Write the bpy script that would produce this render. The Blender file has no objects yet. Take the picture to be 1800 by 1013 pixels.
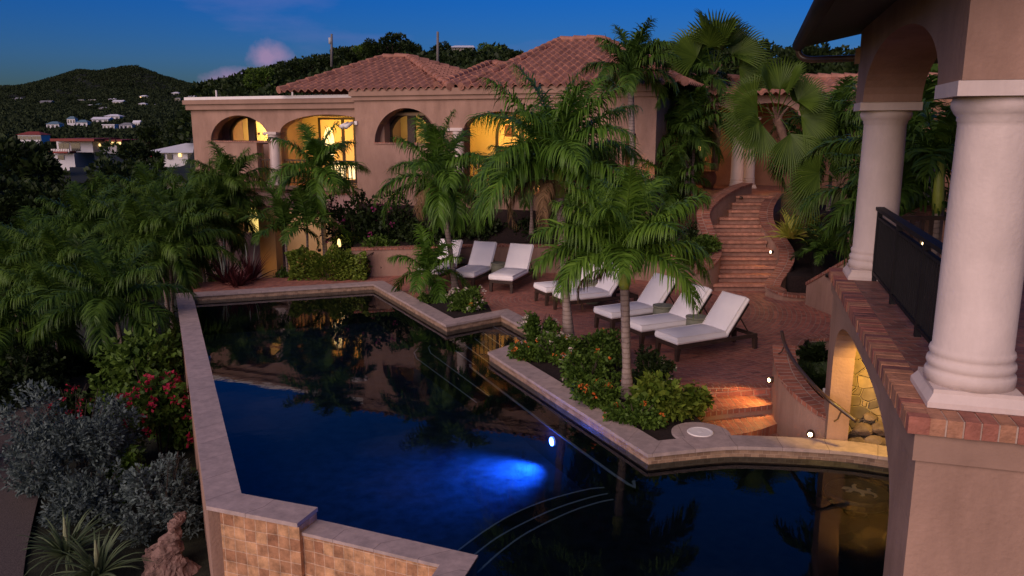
import bpy, bmesh, math, random
import numpy as np
from mathutils import Vector
R = math.radians
sc = bpy.context.scene
col = sc.collection
rng = np.random.default_rng(7)
random.seed(7)

# ---------------------------------------------------------------- camera
H = 4.4
PITCH = math.atan(284 / 1400)
cam = bpy.data.cameras.new('camera'); cam_o = bpy.data.objects.new('camera', cam); col.objects.link(cam_o)
cam.lens = 28; cam.sensor_width = 36; cam.clip_start = .05; cam.clip_end = 4000
cam_o.location = (0, 0, H); cam_o.rotation_euler = (R(90) - PITCH, 0, 0)
sc.camera = cam_o
# ---------------------------------------------------------------- sky, afterglow, exposure
sc.view_settings.view_transform = 'Standard'; sc.view_settings.look = 'None'
sc.view_settings.exposure = 1.0; sc.view_settings.gamma = 1; sc.view_settings.use_curve_mapping = False
SUN_AZ = R(212)      # compass bearing of the glow, behind the camera to the left
SUN_EL = R(3)
W = bpy.data.worlds.new('World'); sc.world = W; W.use_nodes = True
nt = W.node_tree; nt.nodes.clear()
def N(t, **k):
    n = nt.nodes.new(t)
    for a, b in k.items(): setattr(n, a, b)
    return n
L = lambda a, b: nt.links.new(a, b)
sky = N('ShaderNodeTexSky', sky_type='NISHITA', sun_disc=False, sun_elevation=SUN_EL, sun_rotation=SUN_AZ,
        altitude=0, air_density=1.0, dust_density=.6, ozone_density=4.0)
hs = N('ShaderNodeHueSaturation'); hs.inputs['Saturation'].default_value = 1.22; hs.inputs['Value'].default_value = 1
L(sky.outputs[0], hs.inputs['Color'])
tint = N('ShaderNodeMixRGB', blend_type='MULTIPLY'); tint.inputs[0].default_value = 1
tint.inputs[2].default_value = (.40, .56, 1.32, 1); L(hs.outputs[0], tint.inputs[1])
# the sky greys towards the zenith at dusk
zsep = N('ShaderNodeTexCoord'); zs_ = N('ShaderNodeSeparateXYZ'); L(zsep.outputs['Generated'], zs_.inputs[0])
zr_ = N('ShaderNodeMapRange'); zr_.inputs[1].default_value = .22; zr_.inputs[2].default_value = .75; L(zs_.outputs[2], zr_.inputs[0])
tmix = N('ShaderNodeMixRGB'); tmix.inputs[1].default_value = (.45, .64, 1.36, 1); tmix.inputs[2].default_value = (.52, .56, .80, 1); L(zr_.outputs[0], tmix.inputs[0]); L(tmix.outputs[0], tint.inputs[2])
# thin violet cloud banks, low over the hills
geo = N('ShaderNodeTexCoord'); mp = N('ShaderNodeMapping'); mp.inputs['Scale'].default_value = (2.2, 2.2, 9)
L(geo.outputs['Generated'], mp.inputs[0])
no = N('ShaderNodeTexNoise'); no.inputs['Scale'].default_value = 1.7; no.inputs['Detail'].default_value = 7; no.inputs['Roughness'].default_value = .55
L(mp.outputs[0], no.inputs['Vector'])
cr = N('ShaderNodeValToRGB'); cr.color_ramp.elements[0].position = .56; cr.color_ramp.elements[1].position = .78
L(no.outputs[0], cr.inputs[0])
# one cumulus head
sx = N('ShaderNodeSeparateXYZ'); L(geo.outputs['Generated'], sx.inputs[0])
def blob(cx, cz, rx, rz, seed):
    mp2 = N('ShaderNodeMapping'); mp2.inputs['Scale'].default_value = (1 / rx, 0, 1 / rz); mp2.inputs['Location'].default_value = (-cx / rx, 0, -cz / rz)
    L(geo.outputs['Generated'], mp2.inputs[0])
    n2 = N('ShaderNodeTexNoise'); n2.inputs['Scale'].default_value = 34; n2.inputs['Detail'].default_value = 9; n2.inputs['Roughness'].default_value = .62
    L(geo.outputs['Generated'], n2.inputs['Vector'])
    ad = N('ShaderNodeVectorMath', operation='ADD'); L(mp2.outputs[0], ad.inputs[0])
    sc2 = N('ShaderNodeVectorMath', operation='SCALE'); L(n2.outputs['Color'], sc2.inputs[0]); sc2.inputs['Scale'].default_value = 1.5
    of = N('ShaderNodeVectorMath', operation='SUBTRACT'); L(sc2.outputs[0], of.inputs[0]); of.inputs[1].default_value = (.75, 0, .75)
    ms = N('ShaderNodeVectorMath', operation='MULTIPLY'); L(of.outputs[0], ms.inputs[0]); ms.inputs[1].default_value = (1, 0, 1)
    L(ms.outputs[0], ad.inputs[1])
    ln = N('ShaderNodeVectorMath', operation='LENGTH'); L(ad.outputs[0], ln.inputs[0])
    mr = N('ShaderNodeMapRange'); mr.inputs[1].default_value = 1.15; mr.inputs[2].default_value = .25; L(ln.outputs['Value'], mr.inputs[0])
    return mr.outputs[0]
b1 = blob(-.280, .080, .024, .018, 0); b2 = blob(-.312, .052, .042, .015, 0)
mx = N('ShaderNodeMath', operation='MAXIMUM'); L(b1, mx.inputs[0]); L(b2, mx.inputs[1])
cm = N('ShaderNodeMixRGB'); L(cr.outputs[0], cm.inputs[0]); L(tint.outputs[0], cm.inputs[1])
cm.inputs[2].default_value = (.85, .95, 2.4, 1)
half = N('ShaderNodeMath', operation='MULTIPLY'); half.inputs[1].default_value = .45; L(cr.outputs[0], half.inputs[0]); L(half.outputs[0], cm.inputs[0])
cm2 = N('ShaderNodeMixRGB'); L(mx.outputs[0], cm2.inputs[0]); L(cm.outputs[0], cm2.inputs[1]); cm2.inputs[2].default_value = (1.6, 1.15, 2.0, 1)
bg = N('ShaderNodeBackground'); bg.inputs['Strength'].default_value = .094
L(cm2.outputs[0], bg.inputs['Color'])
wo = N('ShaderNodeOutputWorld'); L(bg.outputs[0], wo.inputs[0])
sun = bpy.data.lights.new('afterglow', 'SUN'); sun.energy = 1.45; sun.angle = R(60); sun.color = (1, .74, .66)
sun_o = bpy.data.objects.new('afterglow', sun); col.objects.link(sun_o)
_sd = Vector((math.sin(SUN_AZ), math.cos(SUN_AZ), math.tan(R(28))))
sun_o.rotation_euler = _sd.to_track_quat('Z', 'Y').to_euler(); sun_o.location = (-20, -20, 30)
cy = sc.cycles
cy.max_bounces = 6; cy.diffuse_bounces = 3; cy.glossy_bounces = 3; cy.transparent_max_bounces = 10
cy.use_denoising = True; cy.caustics_reflective = False; cy.caustics_refractive = False; cy.sample_clamp_indirect = 4

# ---------------------------------------------------------------- picture geometry -> real points
F_ = 1400.; cP, sP = math.cos(PITCH), math.sin(PITCH)
def ray(x, y):
    u = (x - 900) / F_; v = (506.5 - y) / F_
    return np.array([u, cP + v * sP, -sP + v * cP])
def G(x, y, z=0.):                        # point on the level plane z
    r = ray(x, y); t = (z - H) / r[2]; return np.array([r[0] * t, r[1] * t, z])
def D(x, y, Y):                           # point on the upright plane Y
    r = ray(x, y); t = Y / r[1]; return np.array([r[0] * t, Y, H + r[2] * t])

# ---------------------------------------------------------------- materials
MATS = {}
def _nt(name):
    m = bpy.data.materials.new(name); m.use_nodes = True
    t = m.node_tree; b = t.nodes['Principled BSDF']
    return m, t, b
def nn(t, typ, **k):
    n = t.nodes.new(typ)
    for a, v in k.items(): setattr(n, a, v)
    return n
def M(name, c, rough=.8, var=.18, scale=4., bump=0., bscale=40., spec=.3, c2=None, metal=0., stain=0.):
    if name in MATS: return MATS[name]
    m, t, b = _nt(name); l = t.links.new
    tc = nn(t, 'ShaderNodeTexCoord')
    n1 = nn(t, 'ShaderNodeTexNoise'); n1.inputs['Scale'].default_value = scale; n1.inputs['Detail'].default_value = 6; n1.inputs['Roughness'].default_value = .6
    l(tc.outputs['Object'], n1.inputs['Vector'])
    r = nn(t, 'ShaderNodeValToRGB'); r.color_ramp.elements[0].position = .3; r.color_ramp.elements[1].position = .7
    lo = c2 or tuple(x * (1 - var) for x in c); hi = c if c2 else tuple(min(1, x * (1 + var)) for x in c)
    r.color_ramp.elements[0].color = (*lo, 1); r.color_ramp.elements[1].color = (*hi, 1)
    l(n1.outputs[0], r.inputs[0]); out = r.outputs[0]
    if stain:
        n3 = nn(t, 'ShaderNodeTexNoise'); n3.inputs['Scale'].default_value = 1.1; n3.inputs['Detail'].default_value = 8; n3.inputs['Roughness'].default_value = .7
        mp = nn(t, 'ShaderNodeMapping'); mp.inputs['Scale'].default_value = (1.6, 1.6, .45); l(tc.outputs['Object'], mp.inputs[0]); l(mp.outputs[0], n3.inputs['Vector'])
        r3 = nn(t, 'ShaderNodeValToRGB'); r3.color_ramp.elements[0].position = .42; r3.color_ramp.elements[1].position = .70
        l(n3.outputs[0], r3.inputs[0]); mm = nn(t, 'ShaderNodeMixRGB', blend_type='MULTIPLY')
        k = nn(t, 'ShaderNodeMath', operation='MULTIPLY'); k.inputs[1].default_value = stain; l(r3.outputs[0], k.inputs[0]); l(k.outputs[0], mm.inputs[0])
        l(out, mm.inputs[1]); mm.inputs[2].default_value = (.45, .42, .4, 1); out = mm.outputs[0]
    l(out, b.inputs['Base Color'])
    b.inputs['Roughness'].default_value = rough; b.inputs['Specular IOR Level'].default_value = spec; b.inputs['Metallic'].default_value = metal
    if bump:
        n2 = nn(t, 'ShaderNodeTexNoise'); n2.inputs['Scale'].default_value = bscale; n2.inputs['Detail'].default_value = 5
        l(tc.outputs['Object'], n2.inputs['Vector'])
        bp = nn(t, 'ShaderNodeBump'); bp.inputs['Strength'].default_value = bump; bp.inputs['Distance'].default_value = .02
        l(n2.outputs[0], bp.inputs['Height']); l(bp.outputs[0], b.inputs['Normal'])
    MATS[name] = m; return m
def ML(name, c, c2, trans=.25, rough=.55, c3=None):
    """leaves: every leaf (mesh island) takes its own shade between c and c2"""
    if name in MATS: return MATS[name]
    m, t, b = _nt(name); l = t.links.new
    g = nn(t, 'ShaderNodeNewGeometry'); r = nn(t, 'ShaderNodeValToRGB')
    r.color_ramp.elements[0].color = (*c, 1); r.color_ramp.elements[1].color = (*c2, 1)
    if c3: e = r.color_ramp.elements.new(.94); e.color = (*c2, 1); r.color_ramp.elements[-1].color = (*c3, 1)
    tc = nn(t, 'ShaderNodeTexCoord'); n1 = nn(t, 'ShaderNodeTexNoise'); n1.inputs['Scale'].default_value = 2.; l(tc.outputs['Object'], n1.inputs['Vector'])
    mx = nn(t, 'ShaderNodeMath', operation='MULTIPLY_ADD'); l(g.outputs['Random Per Island'], mx.inputs[0]); mx.inputs[1].default_value = .65
    m2 = nn(t, 'ShaderNodeMath', operation='MULTIPLY_ADD'); l(n1.outputs[0], m2.inputs[0]); m2.inputs[1].default_value = 1.1; m2.inputs[2].default_value = -.38
    l(m2.outputs[0], mx.inputs[2]); l(mx.outputs[0], r.inputs[0])
    l(r.outputs[0], b.inputs['Base Color']); b.inputs['Roughness'].default_value = rough; b.inputs['Specular IOR Level'].default_value = .22
    tr = nn(t, 'ShaderNodeBsdfTranslucent'); l(r.outputs[0], tr.inputs[0])
    ms = nn(t, 'ShaderNodeMixShader'); ms.inputs[0].default_value = trans
    l(b.outputs[0], ms.inputs[1]); l(tr.outputs[0], ms.inputs[2]); l(ms.outputs[0], t.nodes['Material Output'].inputs[0])
    MATS[name] = m; return m
def MB_(name, c1, c2, mortar, bw, bh, msize=.012, rough=.75, offset=.5, polar=None, bump=.5, spec=.3, var=.5, sq=1.):
    """bricks or tiles laid over the UV map (metres); polar=(x,y) lays them in rings round that point"""
    if name in MATS: return MATS[name]
    m, t, b = _nt(name); l = t.links.new
    tc = nn(t, 'ShaderNodeTexCoord'); vec = tc.outputs['UV']
    if polar:
        best = None
        sp = nn(t, 'ShaderNodeVectorMath', operation='SUBTRACT'); l(tc.outputs['UV'], sp.inputs[0]); sp.inputs[1].default_value = (*polar, 0)
        s = nn(t, 'ShaderNodeSeparateXYZ'); l(sp.outputs[0], s.inputs[0])
        ln = nn(t, 'ShaderNodeVectorMath', operation='LENGTH'); l(sp.outputs[0], ln.inputs[0])
        at = nn(t, 'ShaderNodeMath', operation='ARCTAN2'); l(s.outputs[1], at.inputs[0]); l(s.outputs[0], at.inputs[1])
        # brick length held near constant: the angle is scaled by the radius rounded to whole metres
        fl = nn(t, 'ShaderNodeMath', operation='SNAP'); l(ln.outputs['Value'], fl.inputs[0]); fl.inputs[1].default_value = bh
        mu = nn(t, 'ShaderNodeMath', operation='MULTIPLY'); l(at.outputs[0], mu.inputs[0]); l(fl.outputs[0], mu.inputs[1])
        cb = nn(t, 'ShaderNodeCombineXYZ'); l(mu.outputs[0], cb.inputs[0]); l(ln.outputs['Value'], cb.inputs[1]); vec = cb.outputs[0]
    # small wobble so courses are not ruler straight
    nz = nn(t, 'ShaderNodeTexNoise'); nz.inputs['Scale'].default_value = 3; l(tc.outputs['Object'], nz.inputs['Vector'])
    sb = nn(t, 'ShaderNodeVectorMath', operation='SCALE'); l(nz.outputs['Color'], sb.inputs[0]); sb.inputs['Scale'].default_value = .03
    ad = nn(t, 'ShaderNodeVectorMath', operation='ADD'); l(vec, ad.inputs[0]); l(sb.outputs[0], ad.inputs[1])
    br = nn(t, 'ShaderNodeTexBrick'); br.offset = offset; br.squash = sq
    l(ad.outputs[0], br.inputs['Vector']); br.inputs['Scale'].default_value = 1
    br.inputs['Brick Width'].default_value = bw; br.inputs['Row Height'].default_value = bh; br.inputs['Mortar Size'].default_value = msize
    br.inputs['Mortar Smooth'].default_value = .4; br.inputs['Bias'].default_value = 0
    br.inputs['Color1'].default_value = (*c1, 1); br.inputs['Color2'].default_value = (*c2, 1); br.inputs['Mortar'].default_value = (*mortar, 1)
    n1 = nn(t, 'ShaderNodeTexNoise'); n1.inputs['Scale'].default_value = 7; n1.inputs['Detail'].default_value = 8; n1.inputs['Roughness'].default_value = .7
    l(tc.outputs['Object'], n1.inputs['Vector'])
    r = nn(t, 'ShaderNodeValToRGB'); r.color_ramp.elements[0].position = .3; r.color_ramp.elements[1].position = .7
    r.color_ramp.elements[0].color = (1 - var, 1 - var, 1 - var, 1); r.color_ramp.elements[1].color = (1.15, 1.12, 1.1, 1); l(n1.outputs[0], r.inputs[0])
    mm = nn(t, 'ShaderNodeMixRGB', blend_type='MULTIPLY'); mm.inputs[0].default_value = 1; l(br.outputs[0], mm.inputs[1]); l(r.outputs[0], mm.inputs[2])
    l(mm.outputs[0], b.inputs['Base Color']); b.inputs['Roughness'].default_value = rough; b.inputs['Specular IOR Level'].default_value = spec
    iv = nn(t, 'ShaderNodeMath', operation='SUBTRACT'); iv.inputs[0].default_value = 1; l(br.outputs['Fac'], iv.inputs[1])
    a2 = nn(t, 'ShaderNodeMath', operation='MULTIPLY_ADD'); l(n1.outputs[0], a2.inputs[0]); a2.inputs[1].default_value = .6; l(iv.outputs[0], a2.inputs[2])
    bp = nn(t, 'ShaderNodeBump'); bp.inputs['Strength'].default_value = bump; bp.inputs['Distance'].default_value = .012
    l(a2.outputs[0], bp.inputs['Height']); l(bp.outputs[0], b.inputs['Normal'])
    MATS[name] = m; return m
def ME(name, c, s):
    if name in MATS: return MATS[name]
    m, t, b = _nt(name)
    b.inputs['Base Color'].default_value = (*[min(1, x) for x in c], 1); b.inputs['Emission Color'].default_value = (*c, 1); b.inputs['Emission Strength'].default_value = s
    MATS[name] = m; return m

# ---------------------------------------------------------------- mesh building
class Fr:                                 # an upright working frame: s along, d inwards, z up
    def __init__(f, ox, oy, ex, ey, dx, dy):
        f.o = (ox, oy); f.e = (ex, ey); f.d = (dx, dy)
    def __call__(f, s, d, z): return (f.o[0] + s * f.e[0] + d * f.d[0], f.o[1] + s * f.e[1] + d * f.d[1], z)
WORLD = Fr(0, 0, 1, 0, 0, 1)
class MB:
    def __init__(b): b.v = []; b.f = []; b.uv = []
    def add(b, vs, fs, uvs=None):
        o = len(b.v); b.v += [tuple(map(float, p)) for p in vs]
        for i, f in enumerate(fs): b.f.append(tuple(o + k for k in f)); b.uv.append(uvs[i] if uvs else None)
    def quad(b, p0, p1, p2, p3, uv=None): b.add([p0, p1, p2, p3], [(0, 1, 2, 3)], [uv] if uv else None)
    def box(b, s0, s1, d0, d1, z0, z1, fr=WORLD):
        p = [fr(s, d, z) for z in (z0, z1) for (s, d) in ((s0, d0), (s1, d0), (s1, d1), (s0, d1))]
        b.add(p, [(0, 3, 2, 1), (4, 5, 6, 7), (0, 1, 5, 4), (1, 2, 6, 5), (2, 3, 7, 6), (3, 0, 4, 7)])
    def tube(b, path, rad, n=8, cap=True):
        P = [Vector(p) for p in path]; r = rad if hasattr(rad, '__len__') else [rad] * len(P)
        vs = []; up = None
        for i, p in enumerate(P):
            t = (P[min(i + 1, len(P) - 1)] - P[max(i - 1, 0)]).normalized()
            a = Vector((0, 0, 1)) if abs(t.z) < .9 else Vector((0, 1, 0))
            x = t.cross(a).normalized() if up is None else (up - t * up.dot(t)).normalized()
            up = x; y = t.cross(x)
            for k in range(n):
                q = 2 * math.pi * k / n; vs.append(p + (x * math.cos(q) + y * math.sin(q)) * r[i])
        fs = [(i * n + k, i * n + (k + 1) % n, (i + 1) * n + (k + 1) % n, (i + 1) * n + k) for i in range(len(P) - 1) for k in range(n)]
        if cap: fs += [tuple(range(n))[::-1], tuple((len(P) - 1) * n + k for k in range(n))]
        b.add(vs, fs)
    def lathe(b, c, prof, n=32):          # prof: (radius, z)
        vs = [(c[0] + r * math.cos(2 * math.pi * k / n), c[1] + r * math.sin(2 * math.pi * k / n), c[2] + z) for r, z in prof for k in range(n)]
        m = len(prof)
        fs = [(i * n + k, i * n + (k + 1) % n, (i + 1) * n + (k + 1) % n, (i + 1) * n + k) for i in range(m - 1) for k in range(n)]
        fs += [tuple(range(n))[::-1], tuple((m - 1) * n + k for k in range(n))]
        b.add(vs, fs)
    def prism(b, poly, z0, z1):
        n = len(poly); A = sum(poly[i][0] * poly[(i + 1) % n][1] - poly[(i + 1) % n][0] * poly[i][1] for i in range(n))
        if A < 0: poly = poly[::-1]
        f0 = z0 if callable(z0) else (lambda x, y: z0); f1 = z1 if callable(z1) else (lambda x, y: z1)
        vs = [(p[0], p[1], f0(p[0], p[1])) for p in poly] + [(p[0], p[1], f1(p[0], p[1])) for p in poly]
        b.add(vs, [tuple(range(n))[::-1], tuple(range(n, 2 * n))] + [(i, (i + 1) % n, n + (i + 1) % n, n + i) for i in range(n)])
    def ribbon(b, path, w0, w1, hb, ht):
        """a wall along path [(x,y)..]: offsets w0..w1 to its left, from bottom hb to top ht (numbers or lists)"""
        n = len(path); lf = offs(path, 1.); hb = hb if hasattr(hb, '__len__') else [hb] * n; ht = ht if hasattr(ht, '__len__') else [ht] * n
        a = [(p[0] + (q[0] - p[0]) * w0, p[1] + (q[1] - p[1]) * w0) for p, q in zip(path, lf)]
        c = [(p[0] + (q[0] - p[0]) * w1, p[1] + (q[1] - p[1]) * w1) for p, q in zip(path, lf)]
        u = [0.]
        for i in range(1, n): u.append(u[-1] + math.dist(path[i], path[i - 1]))
        W_ = abs(w1 - w0)
        for i in range(n - 1):
            j = i + 1
            b.quad((*c[i], ht[i]), (*a[i], ht[i]), (*a[j], ht[j]), (*c[j], ht[j]), [(u[i], W_), (u[i], 0), (u[j], 0), (u[j], W_)])
            b.quad((*a[i], hb[i]), (*a[j], hb[j]), (*a[j], ht[j]), (*a[i], ht[i]), [(u[i], hb[i]), (u[j], hb[j]), (u[j], ht[j]), (u[i], ht[i])])
            b.quad((*c[j], hb[j]), (*c[i], hb[i]), (*c[i], ht[i]), (*c[j], ht[j]), [(u[j], hb[j]), (u[i], hb[i]), (u[i], ht[i]), (u[j], ht[j])])
            b.quad((*c[i], hb[i]), (*c[j], hb[j]), (*a[j], hb[j]), (*a[i], hb[i]))
        for i, fl in ((0, 0), (n - 1, 1)):
            q = [(*a[i], hb[i]), (*a[i], ht[i]), (*c[i], ht[i]), (*c[i], hb[i])]
            b.quad(*(q if fl else q[::-1]))
    def build(b, name, mat, parent=None, smooth=False, uv=True):
        me = bpy.data.meshes.new(name); me.from_pydata(b.v, [], b.f); me.update()
        if uv:
            lay = me.uv_layers.new(name='UVMap').data
            for p, u in zip(me.polygons, b.uv):
                nrm = p.normal
                if not u:
                    h = math.hypot(nrm.x, nrm.y); tx, ty = (-nrm.y / h, nrm.x / h) if h > 1e-6 else (1, 0)
                for k, li in enumerate(p.loop_indices):
                    if u: lay[li].uv = u[k]
                    else:
                        c = me.vertices[me.loops[li].vertex_index].co
                        lay[li].uv = (c.x, c.y) if abs(nrm.z) > .75 else (c.x * tx + c.y * ty, c.z)
        return link(name, me, mat, parent, smooth)
def offs(path, w):                        # mitred offset to the left of the walk
    out = []; n = len(path)
    for i in range(n):
        def nrm(a, c):
            dx, dy = c[0] - a[0], c[1] - a[1]; l = math.hypot(dx, dy) or 1; return (-dy / l, dx / l)
        n1 = nrm(path[i - 1], path[i]) if i else None; n2 = nrm(path[i], path[i + 1]) if i < n - 1 else None
        n1 = n1 or n2; n2 = n2 or n1
        mx, my = n1[0] + n2[0], n1[1] + n2[1]; k = max(.25, 1 + n1[0] * n2[0] + n1[1] * n2[1])
        out.append((path[i][0] + w * mx / k, path[i][1] + w * my / k))
    return out
def smoothpath(pts, n=8):                 # Catmull-Rom, any dimension
    P = [np.array(p, float) for p in pts]; P = [2 * P[0] - P[1]] + P + [2 * P[-1] - P[-2]]; out = []
    for i in range(1, len(P) - 2):
        for k in range(n):
            t = k / n; a, b_, c, d = P[i - 1:i + 3]
            out.append(.5 * ((2 * b_) + (-a + c) * t + (2 * a - 5 * b_ + 4 * c - d) * t * t + (-a + 3 * b_ - 3 * c + d) * t ** 3))
    out.append(P[-2]); return [tuple(p) for p in out]
def link(name, me, mat, parent=None, smooth=False):
    o = bpy.data.objects.new(name, me); col.objects.link(o)
    if mat: me.materials.append(mat)
    if smooth: me.polygons.foreach_set('use_smooth', [True] * len(me.polygons))
    if parent is not None:
        o.parent = parent; o.location = (-parent.location[0], -parent.location[1], -parent.location[2]) if not parent.get('local') else (0, 0, 0)
    return o
def thing(name, label, cat, loc=(0, 0, 0), rz=0., group=None, local=False):
    o = bpy.data.objects.new(name, None); col.objects.link(o); o.location = loc; o.rotation_euler = (0, 0, rz); o.empty_display_size = .1
    o['label'] = label; o['category'] = cat
    if group: o['group'] = group
    if local: o['local'] = True
    return o
def tag(o, label, cat, group=None):
    o['label'] = label; o['category'] = cat
    if group: o['group'] = group
    return o
def kind(o, k): o['kind'] = k; return o
def dup(t, loc, rz=0., label=None, scale=None):   # a thing with its parts and their parts
    r = t.copy(); col.objects.link(r); r.location = loc; r.rotation_euler = (0, 0, rz)
    if label: r['label'] = label
    if scale: r.scale = (scale,) * 3
    for ch in list(t.children):
        c = ch.copy(); col.objects.link(c); c.parent = r
        for g in list(ch.children): d = g.copy(); col.objects.link(d); d.parent = c
    return r
def sub(name, b, mat, part, smooth=False):        # a part of a part
    o = b.build(name, mat, None, smooth); o.parent = part; return o
def raw(name, v, q, mat, parent=None, tri=False, smooth=False):   # mesh straight from numpy arrays
    me = bpy.data.meshes.new(name); k = q.shape[1]
    me.vertices.add(len(v)); me.vertices.foreach_set('co', np.ascontiguousarray(v, dtype=np.float32).ravel())
    me.loops.add(q.size); me.loops.foreach_set('vertex_index', np.ascontiguousarray(q, dtype=np.int32).ravel())
    me.polygons.add(len(q)); me.polygons.foreach_set('loop_start', np.arange(0, q.size, k, dtype=np.int32))
    me.polygons.foreach_set('loop_total', np.full(len(q), k, dtype=np.int32))
    me.update(calc_edges=True); me.validate()
    return link(name, me, mat, parent, smooth)

# ---------------------------------------------------------------- plants
def unit(a): return a / np.maximum(1e-9, np.linalg.norm(a, axis=-1, keepdims=True))
def leaf_quads(P, Dr, ln, wd, g, curl=.25):
    """diamond-shaped leaves at P pointing along Dr"""
    n = len(P); up = unit(g.normal(size=(n, 3)) + np.array([0, 0, .8])); Dr = unit(Dr); S = unit(np.cross(Dr, up)); U = np.cross(S, Dr)
    ln = ln * g.uniform(.65, 1.3, (n, 1)); wd = wd * g.uniform(.7, 1.25, (n, 1))
    v = np.stack([P, P + Dr * ln * .5 + S * wd * .5 + U * wd * .2, P + Dr * ln - U * ln * curl, P + Dr * ln * .5 - S * wd * .5 + U * wd * .2], 1).reshape(-1, 3)
    return v, np.arange(4 * n).reshape(n, 4)
def cloud(g, n, r, flat=.0, shell=.55, lumps=9, lsz=.55, base=0.):
    """leaf points in a lumpy crown of half-axes r, with their outward directions"""
    C = unit(g.normal(size=(lumps, 3))) * g.uniform(.35, .8, (lumps, 1)); C[:, 2] = np.abs(C[:, 2]) * (1 - flat) - flat * .2 if base else C[:, 2]
    k = g.integers(0, lumps, n); d = unit(g.normal(size=(n, 3))); rad = g.uniform(shell, 1, (n, 1)) ** .6
    sz = g.uniform(.6, 1.15, (lumps, 1)) * lsz
    P = C[k] + d * rad * sz[k]
    return P * np.array(r), unit(d + .6 * unit(P) + np.array([0, 0, .25]))
def shrub_mesh(seed, r, n, ln, wd, lumps=9, shell=.55, lsz=.55, upright=.0):
    g = np.random.default_rng(seed); P, d = cloud(g, n, r, lumps=lumps, shell=shell, lsz=lsz)
    P[:, 2] = np.where(P[:, 2] < -.55 * r[2], -P[:, 2] * .3 - .4 * r[2], P[:, 2]) + r[2] * .58; d = unit(d + np.array([0, 0, upright])); keep = P[:, 2] > -.02
    P = P[keep]; d = d[keep]; m = 7                      # leaves sit along short twigs that end at the crown's surface
    k = g.choice(len(P), max(20, len(P) // m), replace=False); T = P[k]; td = unit(d[k] + g.normal(0, .35, (len(k), 3)))
    s = np.linspace(0, 1, m)[None, :, None]; tl = ln * g.uniform(1.3, 2.8, (len(k), 1, 1))
    Q = T[:, None, :] - td[:, None, :] * tl * (1 - s); side = unit(g.normal(size=(len(k), m, 3))); side = unit(side - (side * td[:, None, :]).sum(-1, keepdims=True) * td[:, None, :])
    ld = unit(td[:, None, :] * (.45 + .7 * s) + side * (1.15 - .6 * s))
    return leaf_quads(Q.reshape(-1, 3), ld.reshape(-1, 3), ln, wd, g, .12), P
def stems(b, c, r, h, n, seed, rad=.012):
    g = random.Random(seed)
    for i in range(n):
        a = g.uniform(0, 6.28); q = g.uniform(.2, .75)
        b.tube([(c[0] + r * .12 * math.cos(a), c[1] + r * .12 * math.sin(a), c[2] - .05), (c[0] + r * q * .5 * math.cos(a), c[1] + r * q * .5 * math.sin(a), c[2] + h * .5),
                (c[0] + r * q * math.cos(a), c[1] + r * q * math.sin(a), c[2] + h)], [rad * 1.5, rad, rad * .4], 5)
def shrub(name, label, cat, loc, r, n, ln, wd, mat, seed, group=None, bloom=None, lumps=9, shell=.5, lsz=.55, upright=0., rz=0.):
    t = thing(name, label, cat, loc, rz, group, local=True)
    (v, q), P = shrub_mesh(seed, r, n, ln, wd, lumps, shell, lsz, upright)
    raw('foliage', v, q, mat, t)
    b = MB(); stems(b, (0, 0, 0), min(r[0], r[1]), r[2] * 1.3, 7, seed); b.build('stem', MATS['bark'], t)
    for (bn, bm, cnt, sz) in (bloom or []):
        g = np.random.default_rng(seed + 5); out = P / np.array(r); sc_ = np.linalg.norm(out - [0, 0, .85], axis=1) + .5 * out[:, 2]
        idx = np.argsort(-sc_)[:max(cnt * 3, int(len(P) * .45))]; idx = g.choice(idx, min(cnt, len(idx)), replace=False)
        pts = []; drs = []
        for i in idx:
            c = P[i] * 1.03
            for k in range(9): d = unit(g.normal(size=3) + [0, -.3, .5]); pts.append(c + d * sz * .25); drs.append(d)
        v2, q2 = leaf_quads(np.array(pts), np.array(drs), sz * .55, sz * .5, g)
        raw(bn, v2, q2, bm, t)
    return t
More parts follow.
